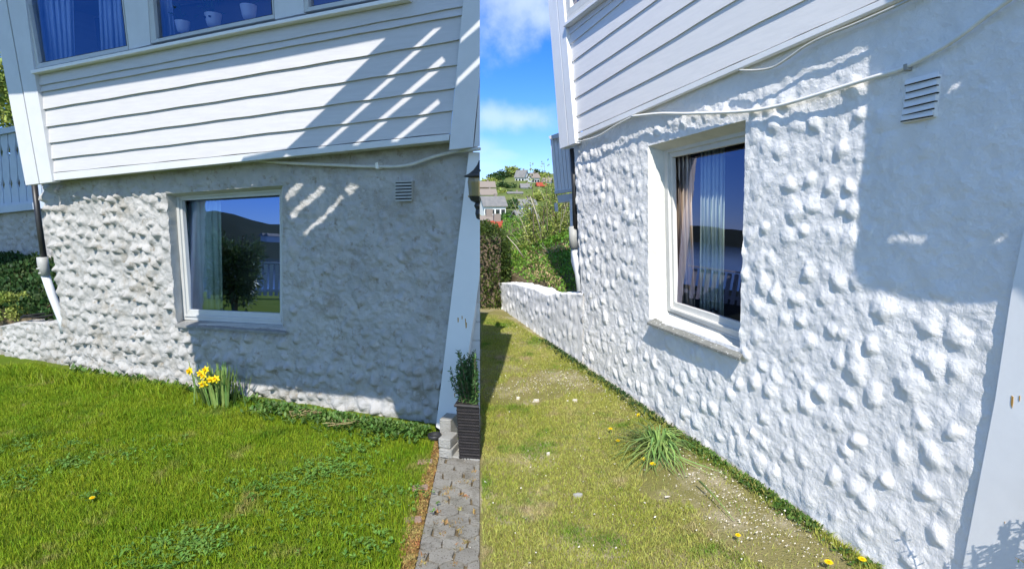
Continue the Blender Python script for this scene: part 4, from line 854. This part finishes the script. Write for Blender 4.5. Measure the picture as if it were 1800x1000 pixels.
# low wall right
t = thing('low_wall', 'low white painted garden wall running on from the house corner', 'wall', RW(950, 590, 0))
rough('render', RW, [[(878, 497), (905, 499), (940, 508), (962, 519), (978, 515), (1024, 516)], [(884, 560), (905, 576), (940, 600), (962, 615), (978, 630), (1024, 662)]], None, 'new', M['render_new'], t, 17, .02, n_off=.01, top=.22)
mb = MB(); f = [RW(878, 497, .0), RW(879, 497, -.2), RW(883, 560, -.2), RW(884, 560, .0)]; mb.add(f, [(0, 1, 2, 3)]); mb.build('end_face', M['render_new'], t)
# balcony piece and pipes at the far corner
BW = Wall(D(960, 300, 6.6), D(1012, 300, 6.3))
t = thing('balcony', 'white slatted balcony front jutting out behind the right house corner', 'balcony', BW(990, 356, 0))
mb = MB()
for k in range(7):
    xa = 967+k*6.2; slab(mb, BW, [(xa, 243), (xa+5.2, 241.5), (xa+5.2+8.5, 336), (xa+8.5, 338)], -.02, .0)
mb.build('slat_panel', M['trim_new'], t, bevel=.002); slab_obj('handrail', BW, [(964, 240), (984, 233), (1010, 231), (1010, 238), (966, 245)], -.08, .05, M['fence_white'], t)
slab_obj('rail', BW, [(974, 336), (1016, 330), (1016, 335), (975, 341)], -.05, .015, M['fence_white'], t); slab_obj('fascia', BW, [(979, 344), (1016, 338), (1016, 352), (981, 357)], -.25, .01, M['fence_white'], t); slab_obj('panel_back', BW, [(968, 246), (1014, 243), (1016, 332), (977, 337)], -.04, -.025, M['trim_new'], t)
mb = MB(); mb.tube([BW(977, 357, -.1), BW(978.5, 372, -.1)], .02, 6); mb.build('post', M['fence_white'], t)
t = thing('drainpipe', 'dark downpipe with grey joint at the far corner of the white wall', 'drainpipe', RW(1016, 520, -.05))
mb = MB(); mb.tube([RW(1006, 262, -.03), RW(1010, 330, -.03), RW(1012, 402, -.03)], .028, 10); mb.build('upper_pipe', M['black'], t, True)
mb = MB(); mb.tube([RW(1008, 398, -.02), RW(1009, 436, -.02)], .045, 12); mb.build('joint', M['grey_pvc'], t, True)
mb = MB(); mb.tube([RW(1009, 434, -.03), RW(1015, 470, -.03), RW(1020, 512, -.03)], .034, 10); mb.build('lower_pipe', M['white_pvc'], t, True)
mb = MB(); f = [RW(1001, 350, -.3), RW(1016, 350, -.06), RW(1022, 520, -.06), RW(1004, 460, -.3)]; mb.add(f, [(0, 1, 2, 3)]); tag(mb.build('corner_pier', M['render_new'], base=f[3]), 'white rendered pier just behind the far house corner', 'pier')
# raised bed, hedge, shrubs right
zr_ = RW(950, 512, 0).z
def rbed(n_, na, nb, za, zb_, xa=884, xb=1022):
    px = rng.uniform(xa, xb, n_); t = rng.uniform(0, 1, n_); P = np.array([tuple(RW(a, 510, na+(nb-na)*b)) for a, b in zip(px, t)]); P[:, 2] = za+(zb_-za)*t+rng.uniform(-.06, .05, n_)+.16*vnoise(P[:, 0]+20, P[:, 1]+20, 3, 5); return P
P_ = rbed(9000, -.22, -1.7, zr_-.02, zr_+.55); N_ = np.tile([-.3, -.4, .8], (len(P_), 1)); tag(leafcloud('ground_cover', P_, N_, .045, M['ivy'], None, .6, base=P_[0]), 'bright green ground cover filling the raised bed behind the low white wall', 'ground cover', kind='stuff')
mb = MB(); f = [RW(884, 510, -.2), RW(1022, 510, -.2), RW(1022, 510, -1.8), RW(884, 510, -1.8)]
for p, z in zip(f, (zr_-.06, zr_-.06, zr_+.45, zr_+.45)): p.z = z
mb.prism(f, [Vector((p.x, p.y, -.5)) for p in f]); tag(mb.build('soil_bank', M['soil']), None, None, kind='structure')
P_ = rbed(1300, -.2, -.75, zr_, zr_+.16, 925, 985); tag(leafcloud('pale_cover', P_, np.tile([-.3, -.4, .8], (len(P_), 1)), .04, M['straw'], None, .35, base=P_[0]), 'greyish dry creeping plants spilling over the low white wall', 'ground cover', kind='stuff')
# dark hedge
c = D(855, 480, 8.3)
t = thing('hedge', 'tall dark clipped hedge at the far end of the dry lawn', 'hedge', (c.x, c.y, 0))
n_ = 26000; P_ = np.stack([rng.uniform(-.62, .34, n_), rng.uniform(-.5, .8, n_), rng.uniform(0, 1.0, n_)], 1); zt_ = 1.17-.10*np.clip((P_[:, 0]-.0)/.3, 0, 1)**1.2*2.2+.10*vnoise(P_[:, 0]+9, P_[:, 1]+9, 5, 8); P_[:, 2] *= zt_
edge = np.minimum.reduce([abs(P_[:, 0]+.62), abs(.34-P_[:, 0]), abs(P_[:, 1]+.5), abs(zt_-P_[:, 2])]); k = edge < .16+.05*rng.random(n_); P_ = P_[k]
ww = 1+.12*vnoise(P_[:, 2]*1.0+4, P_[:, 0]+P_[:, 1]+7, 5, 12); P_[:, 0] *= ww
leafcloud('foliage', P_+np.array([c.x, c.y, 0]), np.stack([P_[:, 0]*1.5, P_[:, 1]-.5, P_[:, 2]*.6], 1), .045, M['hedge'], t, .55)
mb = MB(); mb.box((c.x-.14, c.y+.15, .5), (.72, 1.0, .98)); mb.build('inner_twigs', M['wood'], t)
# shrubs on the bank
def tangle(name, label, px, py, dist, rad, n_, size, m, ncl, spread, twigs, group=None):
    c = D(px, py, dist); t = bush(name, label, 'shrub', tuple(c), rad, n_, size, M[m], ncl, spread, ground=min(c.z-rad[2]*1.0, .6), stems=6, group=group)
    mb = MB()
    for k in range(twigs):
        a = rng.uniform(0, 6.28); s0 = Vector((c.x, c.y, c.z-rad[2]))+Vector((rng.uniform(-.4, .4)*rad[0], 0, 0)); e = c+Vector((math.cos(a)*rad[0]*1.1, math.sin(a)*rad[1], rng.uniform(-.2, 1.15)*rad[2])); mb.tube([s0, (s0+e)/2+Vector((.03, 0, .05)), e], [.008, .005, .002], 4)
    mb.build('twigs', M['palewood'], t); return t
G_ = 'shrubs on the bank behind the low white wall'
tangle('shrub', 'loose olive green shrub filling the bank beside the balcony post', 958, 405, 9.5, (.52, .5, .72), 5200, .040, 'shrub', 30, .34, 26, G_)
tangle('shrub', 'lower olive shrub in front of the bank, left of the grey pipe joint', 915, 452, 9.3, (.36, .4, .27), 2400, .038, 'shrub', 20, .34, 20, G_)
tangle('shrub', 'denser dark shrub rising beside the white balcony slats', 985, 372, 9.6, (.34, .4, .72), 3600, .040, 'shrub', 26, .34, 14, G_)
tangle('shrub', 'brownish twiggy shrub just above the ground cover', 988, 452, 8.4, (.30, .3, .25), 1600, .032, 'straw', 16, .34, 26, G_)
for (px, py, h_, lab) in ((932, 350, .62, 'tall thin leafy shoot with bare stem against the sky'), (956, 345, .70, 'taller thin leafy shoot nearest the balcony')):
    a = D(px+6, py+60, 9.0); e = D(px, py-60, 9.0); t = thing('shoot', lab, 'shoot', a); mb = MB(); mb.tube([a, a.lerp(e, .5)+Vector((.02, 0, 0)), e], [.007, .005, .002], 5); mb.build('stem', M['wood'], t)
    P_ = np.array([tuple(a.lerp(e, f_)) for f_ in np.linspace(.45, 1, 60)])+rng.normal(size=(60, 3))*.035; leafcloud('leaves', P_, rng.normal(size=(60, 3)), .05, M['shrub'], t, .5)
for (pa, pb, lab) in (((950, 405), (932, 345), 'bare pale stem standing in the shrubs'), ((920, 452), (891, 415), 'bare pale stem leaning left over the bank')):
    a = D(*pa, 8.6); e = D(*pb, 8.6); mb = MB(); mb.tube([a, a.lerp(e, .5)+Vector((.01, 0, .01)), e], [.011, .009, .005], 6); tag(mb.build('bare_stem', M['palewood'], None, True, base=a), lab, 'stem')
# far houses and trees on the hillside
def far_house(px, py, dist, w_, d_, h_, rz, wall, roof, label, roofh=.45, wins=4):
    c = D(px, py, dist); t = thing('hill_house', label, 'house', c, 'houses on the far hillside'); Rm = Matrix.Rotation(rz, 3, 'Z')
    def q(x, y, z): return c+Rm@Vector((x, y, z))
    mb = MB(); mb.prism([q(-w_/2, -d_/2, -3), q(w_/2, -d_/2, -3), q(w_/2, d_/2, -3), q(-w_/2, d_/2, -3)], [q(-w_/2, -d_/2, h_), q(w_/2, -d_/2, h_), q(w_/2, d_/2, h_), q(-w_/2, d_/2, h_)])
    rh = d_*roofh
    for x in (-w_/2, w_/2-.12): mb.prism([q(x, -d_/2, h_+.001), q(x, d_/2, h_+.001), q(x, 0, h_+rh)], [q(x+.12, -d_/2, h_+.001), q(x+.12, d_/2, h_+.001), q(x+.12, 0, h_+rh)])
    mb.build('wall', M[wall], t)
    mb = MB(); o_ = .5
    for s_ in (-1, 1): mb.prism([q(-w_/2-o_, s_*(d_/2+o_), h_-o_*rh/(d_/2)), q(w_/2+o_, s_*(d_/2+o_), h_-o_*rh/(d_/2)), q(w_/2+o_, 0, h_+rh), q(-w_/2-o_, 0, h_+rh)], [q(-w_/2-o_, s_*(d_/2+o_), h_-o_*rh/(d_/2)+.25), q(w_/2+o_, s_*(d_/2+o_), h_-o_*rh/(d_/2)+.25), q(w_/2+o_, 0, h_+rh+.25), q(-w_/2-o_, 0, h_+rh+.25)])
    r_ = mb.build('roof', M[roof], t); mb = MB(); cc = q(w_*.15, d_*.1, h_+rh+.3); mb.box(cc, (.7, .7, 1.3), rz); mb.build('chimney', M['brownroof'], r_)
    for fl in range(2 if h_ > 4 else 1):
        for k in range(wins):
            x = -w_/2+w_*(k+.5)/wins; z = h_-1.9-fl*2.7; mb = MB(); mb.prism([q(x-.6, -d_/2-.04, z-.6), q(x+.6, -d_/2-.04, z-.6), q(x+.6, -d_/2-.04, z+.6), q(x-.6, -d_/2-.04, z+.6)], [q(x-.6, -d_/2+.05, z-.6), q(x+.6, -d_/2+.05, z-.6), q(x+.6, -d_/2+.05, z+.6), q(x-.6, -d_/2+.05, z+.6)]); mb.build('window', M['pane'], t)
far_house(866, 374, 170, 6.6, 4.6, 2.3, .35, 'housewhite', 'greyroof', 'large white gabled house with grey roof nearest the hedge top', .5, 4)
far_house(857, 349, 245, 6.5, 4.5, 1.8, .3, 'housewhite', 'brownroof', 'white house with brown roof left on the hillside above the big gabled house')
far_house(853, 335, 275, 8.5, 5, 1.8, .2, 'housetan', 'brownroof', 'tan house with brown roof at the left edge of the hillside')
far_house(917, 320, 305, 5.5, 4.5, 2.8, -.5, 'housewhite', 'greyroof', 'white house with dark pointed roof near the hilltop', .7, 3)
far_house(938, 321, 295, 4.5, 4, 2.6, .5, 'housewhite', 'brownroof', 'white house right of the hilltop house, by the shoots', .5, 3)
far_house(924, 335, 265, 4.5, 3.5, 1.5, .2, 'housewhite', 'greyroof', 'low white house halfway down the slope', .4, 3)
far_house(905, 343, 245, 6, 2, .8, .1, 'housewhite', 'greyroof', 'long low white annex under the hilltop houses', .2)
far_house(951, 333, 275, 4, 3, 1.8, .2, 'housetan', 'redroof', 'tan house with red roof partly behind the shrubs', .4, 2)
far_house(962, 326, 290, 4, 3, 2, -.3, 'housewhite', 'brownroof', 'small white house highest at right beside the balcony slats', .5, 2)
far_house(922, 393, 105, 3.6, 2.6, 1.2, .5, 'housegrey', 'greyroof', 'grey house with white trim below the big gabled house', .4, 3)
far_house(926, 368, 150, 3.8, 2.8, 1.3, .3, 'housewhite', 'greyroof', 'white house just above the grey house', .4, 3)
far_house(872, 408, 60, .8, 1.2, .7, .2, 'redroof', 'redroof', 'small red shed beside the hedge top', .2, 1)
far_house(858, 402, 62, .9, 1.2, .8, .2, 'housetan', 'brownroof', 'small orange shed left of the red shed', .3, 1)
def far_tree(px, py, dist, r, h_, label, m='darkleaf', n_=420):
    c = D(px, py, dist); t = thing('hill_tree', label, 'tree', c-Vector((0, 0, h_*.5)), 'trees on the far hillside'); p, nn = clump_points(c, (r, r, h_*.5), n_, 9, .5); leafcloud('crown', p, nn, r*.28, M[m], t, .7)
    mb = MB(); mb.tube([c-Vector((0, 0, h_*.6)), c], [r*.10, r*.05], 5); mb.build('trunk', M['wood'], t)
ft = [(861, 320, 320, 6, 5, 'low dark tree on the skyline furthest left'), (873, 315, 325, 6, 5, 'wide dark tree on the skyline, second from the left'), (884, 308, 330, 6, 6, 'round dark tree on the skyline above the white annex'), (894, 304, 335, 6, 7, 'round dark tree at the top of the skyline'), (905, 303, 335, 5, 7, 'dark tree on the skyline just left of the hilltop house'), (945, 308, 325, 5, 6, 'skyline tree behind the thin shoots'), (958, 312, 320, 5, 6, 'skyline tree left of the balcony slats'), (887, 332, 280, 6, 7, 'bushy tree halfway up the slope under the skyline trees'), (898, 338, 265, 5, 8, 'tall green tree left of the halfway white house'), (880, 344, 250, 5, 5, 'green tree just above the big gabled house'), (906, 360, 220, 6, 6, 'broad green tree below the long white annex'), (895, 370, 190, 5, 5, 'green tree at the right gable of the big white house'), (860, 392, 110, 3, 2, 'dark hedge tree under the left end of the big gabled house'), (878, 390, 110, 4, 2, 'dark hedge tree under the middle of the big gabled house'), (897, 388, 115, 4, 2.4, 'dark hedge tree between the big gabled house and the grey house'), (950, 352, 230, 6, 6, 'green tree behind the dense shrub near the balcony'), (905, 412, 70, 2, 1.8, 'low tree at the foot of the grey house'), (889, 414, 60, 1.4, 1.2, 'low tree right of the small red shed')]
for i, (px, py, d_, r_, h_, lab) in enumerate(ft): far_tree(px, py, d_, r_*.8, h_, lab, 'darkleaf' if i % 3 else 'shrub', 420)

# ================================================================ flowers and small plants
def daffodils():
    c = G(383, 712); t = thing('daffodil_clump', 'upright clump of yellow daffodils flowering at the foot of the grey wall', 'daffodils', c)
    n_ = 150; leaves = MB()
    for k in range(n_):
        a = rng.uniform(0, 6.28); r0 = abs(rng.normal())*.07; s0 = Vector((c.x+.01+math.cos(a)*r0*1.3, c.y+math.sin(a)*r0*.7, 0)); H = rng.uniform(.18, .33); ln = rng.uniform(.02, .11); b = rng.uniform(0, 6.28) if rng.random() < .4 else a
        e = s0+Vector((math.cos(b)*ln, math.sin(b)*ln*.6, H)); mid = s0.lerp(e, .5)+Vector((0, 0, .03)); wv = Vector((math.cos(b+1.57), math.sin(b+1.57), 0))*.007
        leaves.add([s0-wv, s0+wv, mid+wv, mid-wv, e+wv*.35, e-wv*.35], [(0, 1, 2, 3), (3, 2, 4, 5)])
    leaves.build('leaves', M['daff_leaf'], t)
    for (px, py, r) in ((333, 652, .031), (352, 656, .028), (361, 650, .030), (357, 661, .026), (370, 667, .030), (379, 666, .030), (357, 675, .034)):
        h = LW(px, py, .34); st = Vector((c.x+rng.uniform(-.05, .03), c.y+rng.uniform(-.02, .02), 0)); mb = MB(); mb.tube([st, st.lerp(h, .6)+Vector((.02, 0, .02)), h], .003, 5); mb.build('stem', M['daff_leaf'], t)
        flower(h, r, t)
def flower(h, r, t):
    Nf = (Vector((0, -1, .35))+Vector((rng.normal()*.3, 0, rng.normal()*.25))).normalized(); A = Nf.orthogonal().normalized(); B = Nf.cross(A); mb = MB()
    for k in range(6):
        a = k*math.pi/3; d = A*math.cos(a)+B*math.sin(a); s_ = Nf.cross(d); mb.add([h, h+d*r*.55+s_*r*.34-Nf*.002, h+d*r*1.15, h+d*r*.55-s_*r*.34-Nf*.002], [(0, 1, 2, 3)])
    f = mb.build('petals', M['petal'], t); mb = MB(); ring = []
    for (rr, z) in ((.20, 0), (.30, .25), (.36, .55), (.42, .62)): ring.append([h+Nf*z*r+(A*math.cos(a)+B*math.sin(a))*rr*r for a in [q*math.pi/5 for q in range(10)]])
    vs = [p for q in ring for p in q]; fs = [(i*10+j, i*10+(j+1) % 10, (i+1)*10+(j+1) % 10, (i+1)*10+j) for i in range(3) for j in range(10)]; mb.add(vs, fs+[tuple(range(9, -1, -1))]); mb.build('cup', M['petal_or'], f)
daffodils()
def drooping():
    c = G(1160, 792); t = thing('daffodil_clump', 'flattened clump of long drooping leaves against the white wall foot', 'daffodils', c); mb = MB()
    for k in range(190):
        a = rng.uniform(0, 6.28); L_ = rng.uniform(.14, .42); r0 = rng.uniform(0, .05); up = rng.uniform(.03, .12); s0 = Vector((c.x+math.cos(a)*r0, c.y+math.sin(a)*r0, .0)); d = Vector((math.cos(a), math.sin(a), 0))
        if RW.N.dot(d) < -.2: L_ *= .5; up = rng.uniform(.04, .14)
        pts = [s0, s0+d*L_*.3+Vector((0, 0, up)), s0+d*L_*.65+Vector((0, 0, up*.9)), s0+d*L_+Vector((0, 0, max(.01, up*.25)))]; sd_ = Vector((-d.y, d.x, 0))*rng.normal()*.05; pts[2] = pts[2]+sd_*.5; pts[3] = pts[3]+sd_*1.6; wv = Vector((-d.y, d.x, .25))*rng.uniform(.0032, .0058); vs = []
        for q, p in enumerate(pts): ww = wv*(1, 1, .8, .15)[q]; vs += [p-ww, p+ww]
        mb.add(vs, [(0, 1, 3, 2), (2, 3, 5, 4), (4, 5, 7, 6)])
    mb.build('leaves', M['daff_leaf'], t)
    for (px, py, r) in ((1133, 807, .014), (1122, 729, .014)):
        h = G(px, py); h = C0+(h-C0)*.985; mb = MB(); mb.tube([Vector((c.x-.02, c.y, 0)), (c+h)/2+Vector((0, 0, .06)), h], .0028, 5); mb.build('stem', M['daff_leaf'], t); flower(h, r, t)
drooping()
def dandelion(px, py, r, label, z=.03, first=[None]):
    c = G(px, py, z)
    if first[0] is None:
        t = thing('dandelion', label, 'dandelion', (c.x, c.y, 0), 'yellow dandelion heads in the grass'); mb = MB()
        for ring_, (cnt, ra, zz) in enumerate(((22, 1.0, .12), (18, .78, .28), (12, .5, .4), (7, .25, .46))):
            for k in range(cnt):
                a = (k+.3*ring_)*2*math.pi/cnt; d = Vector((math.cos(a), math.sin(a), 0)); s_ = Vector((-d.y, d.x, 0))*.13; o_ = Vector((c.x, c.y, z)); R1 = .02*ra
                mb.add([o_+Vector((0, 0, .003)), o_+d*R1*.6+s_*.02+Vector((0, 0, zz*.02)), o_+d*R1+Vector((0, 0, zz*.018)), o_+d*R1*.6-s_*.02+Vector((0, 0, zz*.02))], [(0, 1, 2, 3)])
        mb.build('head', M['petal'], t); mb = MB(); mb.tube([(c.x, c.y, 0), (c.x, c.y, z)], .0025, 5); mb.build('stem', M['daff_leaf'], t); first[0] = t
    else:
        t = first[0].copy(); COL.objects.link(t); t.location = (c.x, c.y, 0); t['label'] = label
        for ch in first[0].children: q = ch.copy(); COL.objects.link(q); q.parent = t
    t.scale = (r/.02, r/.02, 1.0)
dandelion(162, 875, .016, 'single yellow dandelion in the vivid green lawn at left', .04)
dandelion(1457, 984, .021, 'large yellow dandelion at the wall foot, left one of the near pair', .05)
dandelion(1516, 979, .019, 'yellow dandelion touching the white wall foot, right one of the near pair', .05)
dandelion(1297, 944, .015, 'orange yellow dandelion lying beside the paint flakes', .03)
dandelion(1148, 801, .020, 'bright yellow flower head in the drooping leaf clump', .09)
dandelion(1073, 756, .017, 'yellow flower head lying left of the drooping clump, the farther one', .03)
dandelion(1086, 777, .016, 'yellow flower head lying left of the drooping clump, the nearer one', .03)
a = G(1230, 845, .06); e = G(1291, 915, .015); mb = MB(); mb.tube([a, a.lerp(e, .5)+Vector((0, 0, .01)), e], [.006, .004, .002], 6); tag(mb.build('flower_stalk', M['daff_leaf'], None, True, base=e), 'pale green cut stalk lying across the dry lawn', 'stalk')
# shrub at the right edge whose tip enters the frame
SH = SUN*(.13/SUN.dot(RW.N)); c = RW(1785, 1000, .026)+SH; top_ = RW(1788, 915, .026)+SH; c.z = 0
t = thing('conifer_shrub', 'dark conifer just beyond the lower right corner, its shadow on the white board', 'shrub', c); cps = []; mb = MB()
for k in range(70):
    s0 = Vector((c.x, c.y, .02))+Vector((rng.normal()*.03, rng.normal()*.03, 0)); e = Vector((c.x+rng.normal()*.10, c.y+rng.normal()*.05, top_.z*rng.uniform(.6, 1.05))); mb.tube([s0, (s0+e)/2, e], [.005, .004, .002], 4)
    for q in range(70): cps.append(tuple(s0.lerp(e, .25+.75*q/70)))
    for q in range(4):
        s1 = s0.lerp(e, rng.uniform(.5, .9)); e1 = s1+Vector((rng.normal()*.05, rng.normal()*.05, .05)); mb.tube([s1, e1], [.002, .001], 4)
        for z_ in range(16): cps.append(tuple(s1.lerp(e1, z_/16)))
mb.build('stem', M['wood'], t); cps = np.array(cps); nn = rng.normal(size=cps.shape)*.6; nn[:, 2] += .6; leafcloud('foliage', cps, nn, .020, M['conifer'], t, .35)

# ================================================================ what the window panes mirror: garden side towards the fjord
def picket_fence(a, b, h_, label):
    a, b = Vector(a), Vector(b); L_ = (b-a).length; u = (b-a)/L_; nrm = Vector((-u.y, u.x, 0)); t = thing('picket_fence', label, 'fence', a)
    n_ = int(L_/.13)
    mb = MB()
    for k in range(n_): mb.box(a+u*(k+.5)*.13+Vector((0, 0, .06+(h_-.1)/2)), (.085, .018, h_-.12), math.atan2(u.y, u.x))
    mb.build('pickets', M['fence_white'], t)
    mb = MB(); mb.box((a+b)/2+Vector((0, 0, h_-.01)), (L_, .09, .03), math.atan2(u.y, u.x)); mb.build('top_rail', M['fence_white'], t)
    mb = MB(); mb.box((a+b)/2+nrm*.03+Vector((0, 0, .2)), (L_, .03, .07), math.atan2(u.y, u.x)); mb.build('rail', M['fence_white'], t)
    for k in range(int(L_/1.6)+1): mb = MB(); mb.box(a+u*min(k*1.6, L_)+nrm*.07+Vector((0, 0, h_*.48)), (.08, .08, h_*.96), math.atan2(u.y, u.x)); mb.build('post', M['fence_white'], t)
fc = Vector((-1.80, 4.37, 0))+Vector((-.879, -.468, 0))*10.6; fd = Vector((.42, -.90, 0)).normalized()
picket_fence(fc-fd*1.6, fc+fd*6, .90, 'white picket fence before the fjord, mirrored in the grey wall window')
fr = Vector((1.33, 3.4, 0))+Vector((-.83, .55, 0))*8.2; frd = Vector((.55, .83, 0)).normalized()
picket_fence(fr-frd*2.6, fr+frd*1.0, .72, 'white picket fence mirrored in the white wall window')
bc = Vector((-2.15, 4.5, 0))+Vector((-.917, -.399, 0))*6.2
bush('laurel_bush', 'rounded laurel bush mirrored in the grey wall window', 'shrub', (bc.x, bc.y, .88), (.46, .46, .80), 5200, .095, M['laurel'], 26, .42, ground=0, aspect=.32)
for (az_, dd_, hh_, lab) in ((-117.6, 960, 7, 'white house on the far shore, right one'), (-117.2, 955, 6, 'white house on the far shore, middle one'), (-116.8, 965, 7, 'white house on the far shore, left one')):
    a = R(az_); cx_, cy_ = -1.8+math.sin(a)*dd_, 4.4+math.cos(a)*dd_; t = thing('shore_house', lab, 'house', (cx_, cy_, 20)); mb = MB(); mb.box((cx_, cy_, 22), (14, 12, 9), .3); mb.build('wall', M['housewhite'], t)
    mb = MB(); mb.prism([(cx_-9, cy_-8, 26.6), (cx_+9, cy_-8, 26.6), (cx_+9, cy_+8, 26.6), (cx_-9, cy_+8, 26.6)], [(cx_-1, cy_-6, 31), (cx_+1, cy_-6, 31), (cx_+1, cy_+6, 31), (cx_-1, cy_+6, 31)]); mb.build('roof', M['greyroof'], t)

# ================================================================ unseen deck panels overhead, outlines cut to the shade wanted on the walls (above the frame)
def deck(name, label, outline, holes, z, posts):  # flat panel; outline and holes traced back along the sun from the wanted shade
    def mp_(W, x, y, n): p = W(x, y, n); return p+SUN*((z-p.z)/SUN.z)
    cu = bpy.data.curves.new('deck_curve', 'CURVE'); cu.dimensions = '2D'; cu.fill_mode = 'BOTH'; cu.extrude = .004
    pts0 = [mp_(*q) for q in outline]; org = pts0[0]
    for poly in [pts0]+[[mp_(*q) for q in h] for h in holes]:
        s_ = cu.splines.new('POLY'); s_.points.add(len(poly)-1); s_.use_cyclic_u = True
        for i, p in enumerate(poly): s_.points[i].co = (p.x-org.x, p.y-org.y, 0, 1)
    tmp = bpy.data.objects.new('tmp', cu); COL.objects.link(tmp); bpy.context.view_layer.update()
    me = bpy.data.meshes.new_from_object(tmp.evaluated_get(bpy.context.evaluated_depsgraph_get())); bpy.data.objects.remove(tmp); bpy.data.curves.remove(cu)
    me.materials.clear(); me.materials.append(M['fence_white']); t = thing(name, label, 'balcony', (org.x, org.y, z)); o = bpy.data.objects.new('shade_panel', me); COL.objects.link(o); o.parent = t
sS = SN+.012; L_ = LW; s0 = .012
outl = [(L_, -160, -34, sS), (L_, 852, -120, sS), (L_, 852, 268, sS), (L_, 847, 600, s0), (L_, 845, 772, s0), (L_, 700, 738, s0), (L_, 688, 700, s0), (L_, 560, 690, s0), (L_, 430, 672, s0), (L_, 345, 662, s0), (L_, 333, 590, s0), (L_, 330, 520, s0), (L_, 345, 470, s0), (L_, 412, 374, s0), (L_, 450, 320, s0), (L_, 505, 265, sS), (L_, 680, 65, sS), (L_, 450, 110, sS), (L_, 68, 170, sS), (L_, -160, 182, sS)]
H_ = lambda W, n, *q: [(W, a, b, n) for a, b in q]
holes = [H_(L_, sS, (762, 49), (779, 45), (571, 264), (557, 266)), H_(L_, sS, (777, 99), (784, 110), (631, 260), (618, 261)), H_(L_, sS, (769, 173), (775, 182), (700, 254), (685, 255)),
         H_(L_, SN+.036, (844.5, 33), (844.5, 47), (808, 78), (811, 66)), H_(L_, SN+.036, (844.5, 98), (844.5, 112), (801, 153), (804, 138)),
         H_(L_, s0, (522, 314), (533, 320), (504, 353), (499, 342)), H_(L_, s0, (562, 320), (572, 325), (513, 385), (508, 373)), H_(L_, s0, (597, 341), (606, 346), (539, 411), (529, 408)), H_(L_, s0, (604, 333), (614, 320), (632, 323), (614, 342))]
deck('balcony', 'unseen white deck with outline and slots cut to shade the grey wall, above the frame', outl, holes, 5.2, [])  # shaped so its shadow leaves the light strips on siding and render
deck('balcony', 'small unseen panel added overhead to shade the terrace fence, above the frame', [(L_, -160, 190, TN), (L_, 40, 178, TN), (L_, 66, 330, TN), (L_, 84, 505, TN+.05), (L_, -160, 520, TN+.05)], [], 4.4, [])  # added out of view only to put the terrace in shade
Q = RW; r0 = .014
outl = [(Q, 1547, -10, SNR+.01), (Q, 1536, 82, r0), (Q, 1530, 200, r0), (Q, 1525, 286, r0), (Q, 1514, 330, r0), (Q, 1519, 392, r0), (Q, 1509, 420, r0), (Q, 1507, 492, r0), (Q, 1600, 506, r0), (Q, 1700, 514, r0), (Q, 1775, 516, r0), (Q, 1900, 522, .05), (Q, 1900, -150, SNR), (Q, 1600, -120, SNR)]
holes = [H_(Q, r0, (1573, 397), (1643, 395), (1640, 410), (1576, 410)), H_(Q, r0, (1680, 142), (1688, 124), (1704, 119), (1697, 139)), H_(Q, r0, (1763, 404), (1780, 391), (1790, 388), (1788, 401))]
deck('balcony', 'unseen white deck with outline and holes cut to shade the white wall, above the frame', outl, holes, 3.35, [])  # unseen; shape follows the shadow edge and light spots on the white wall
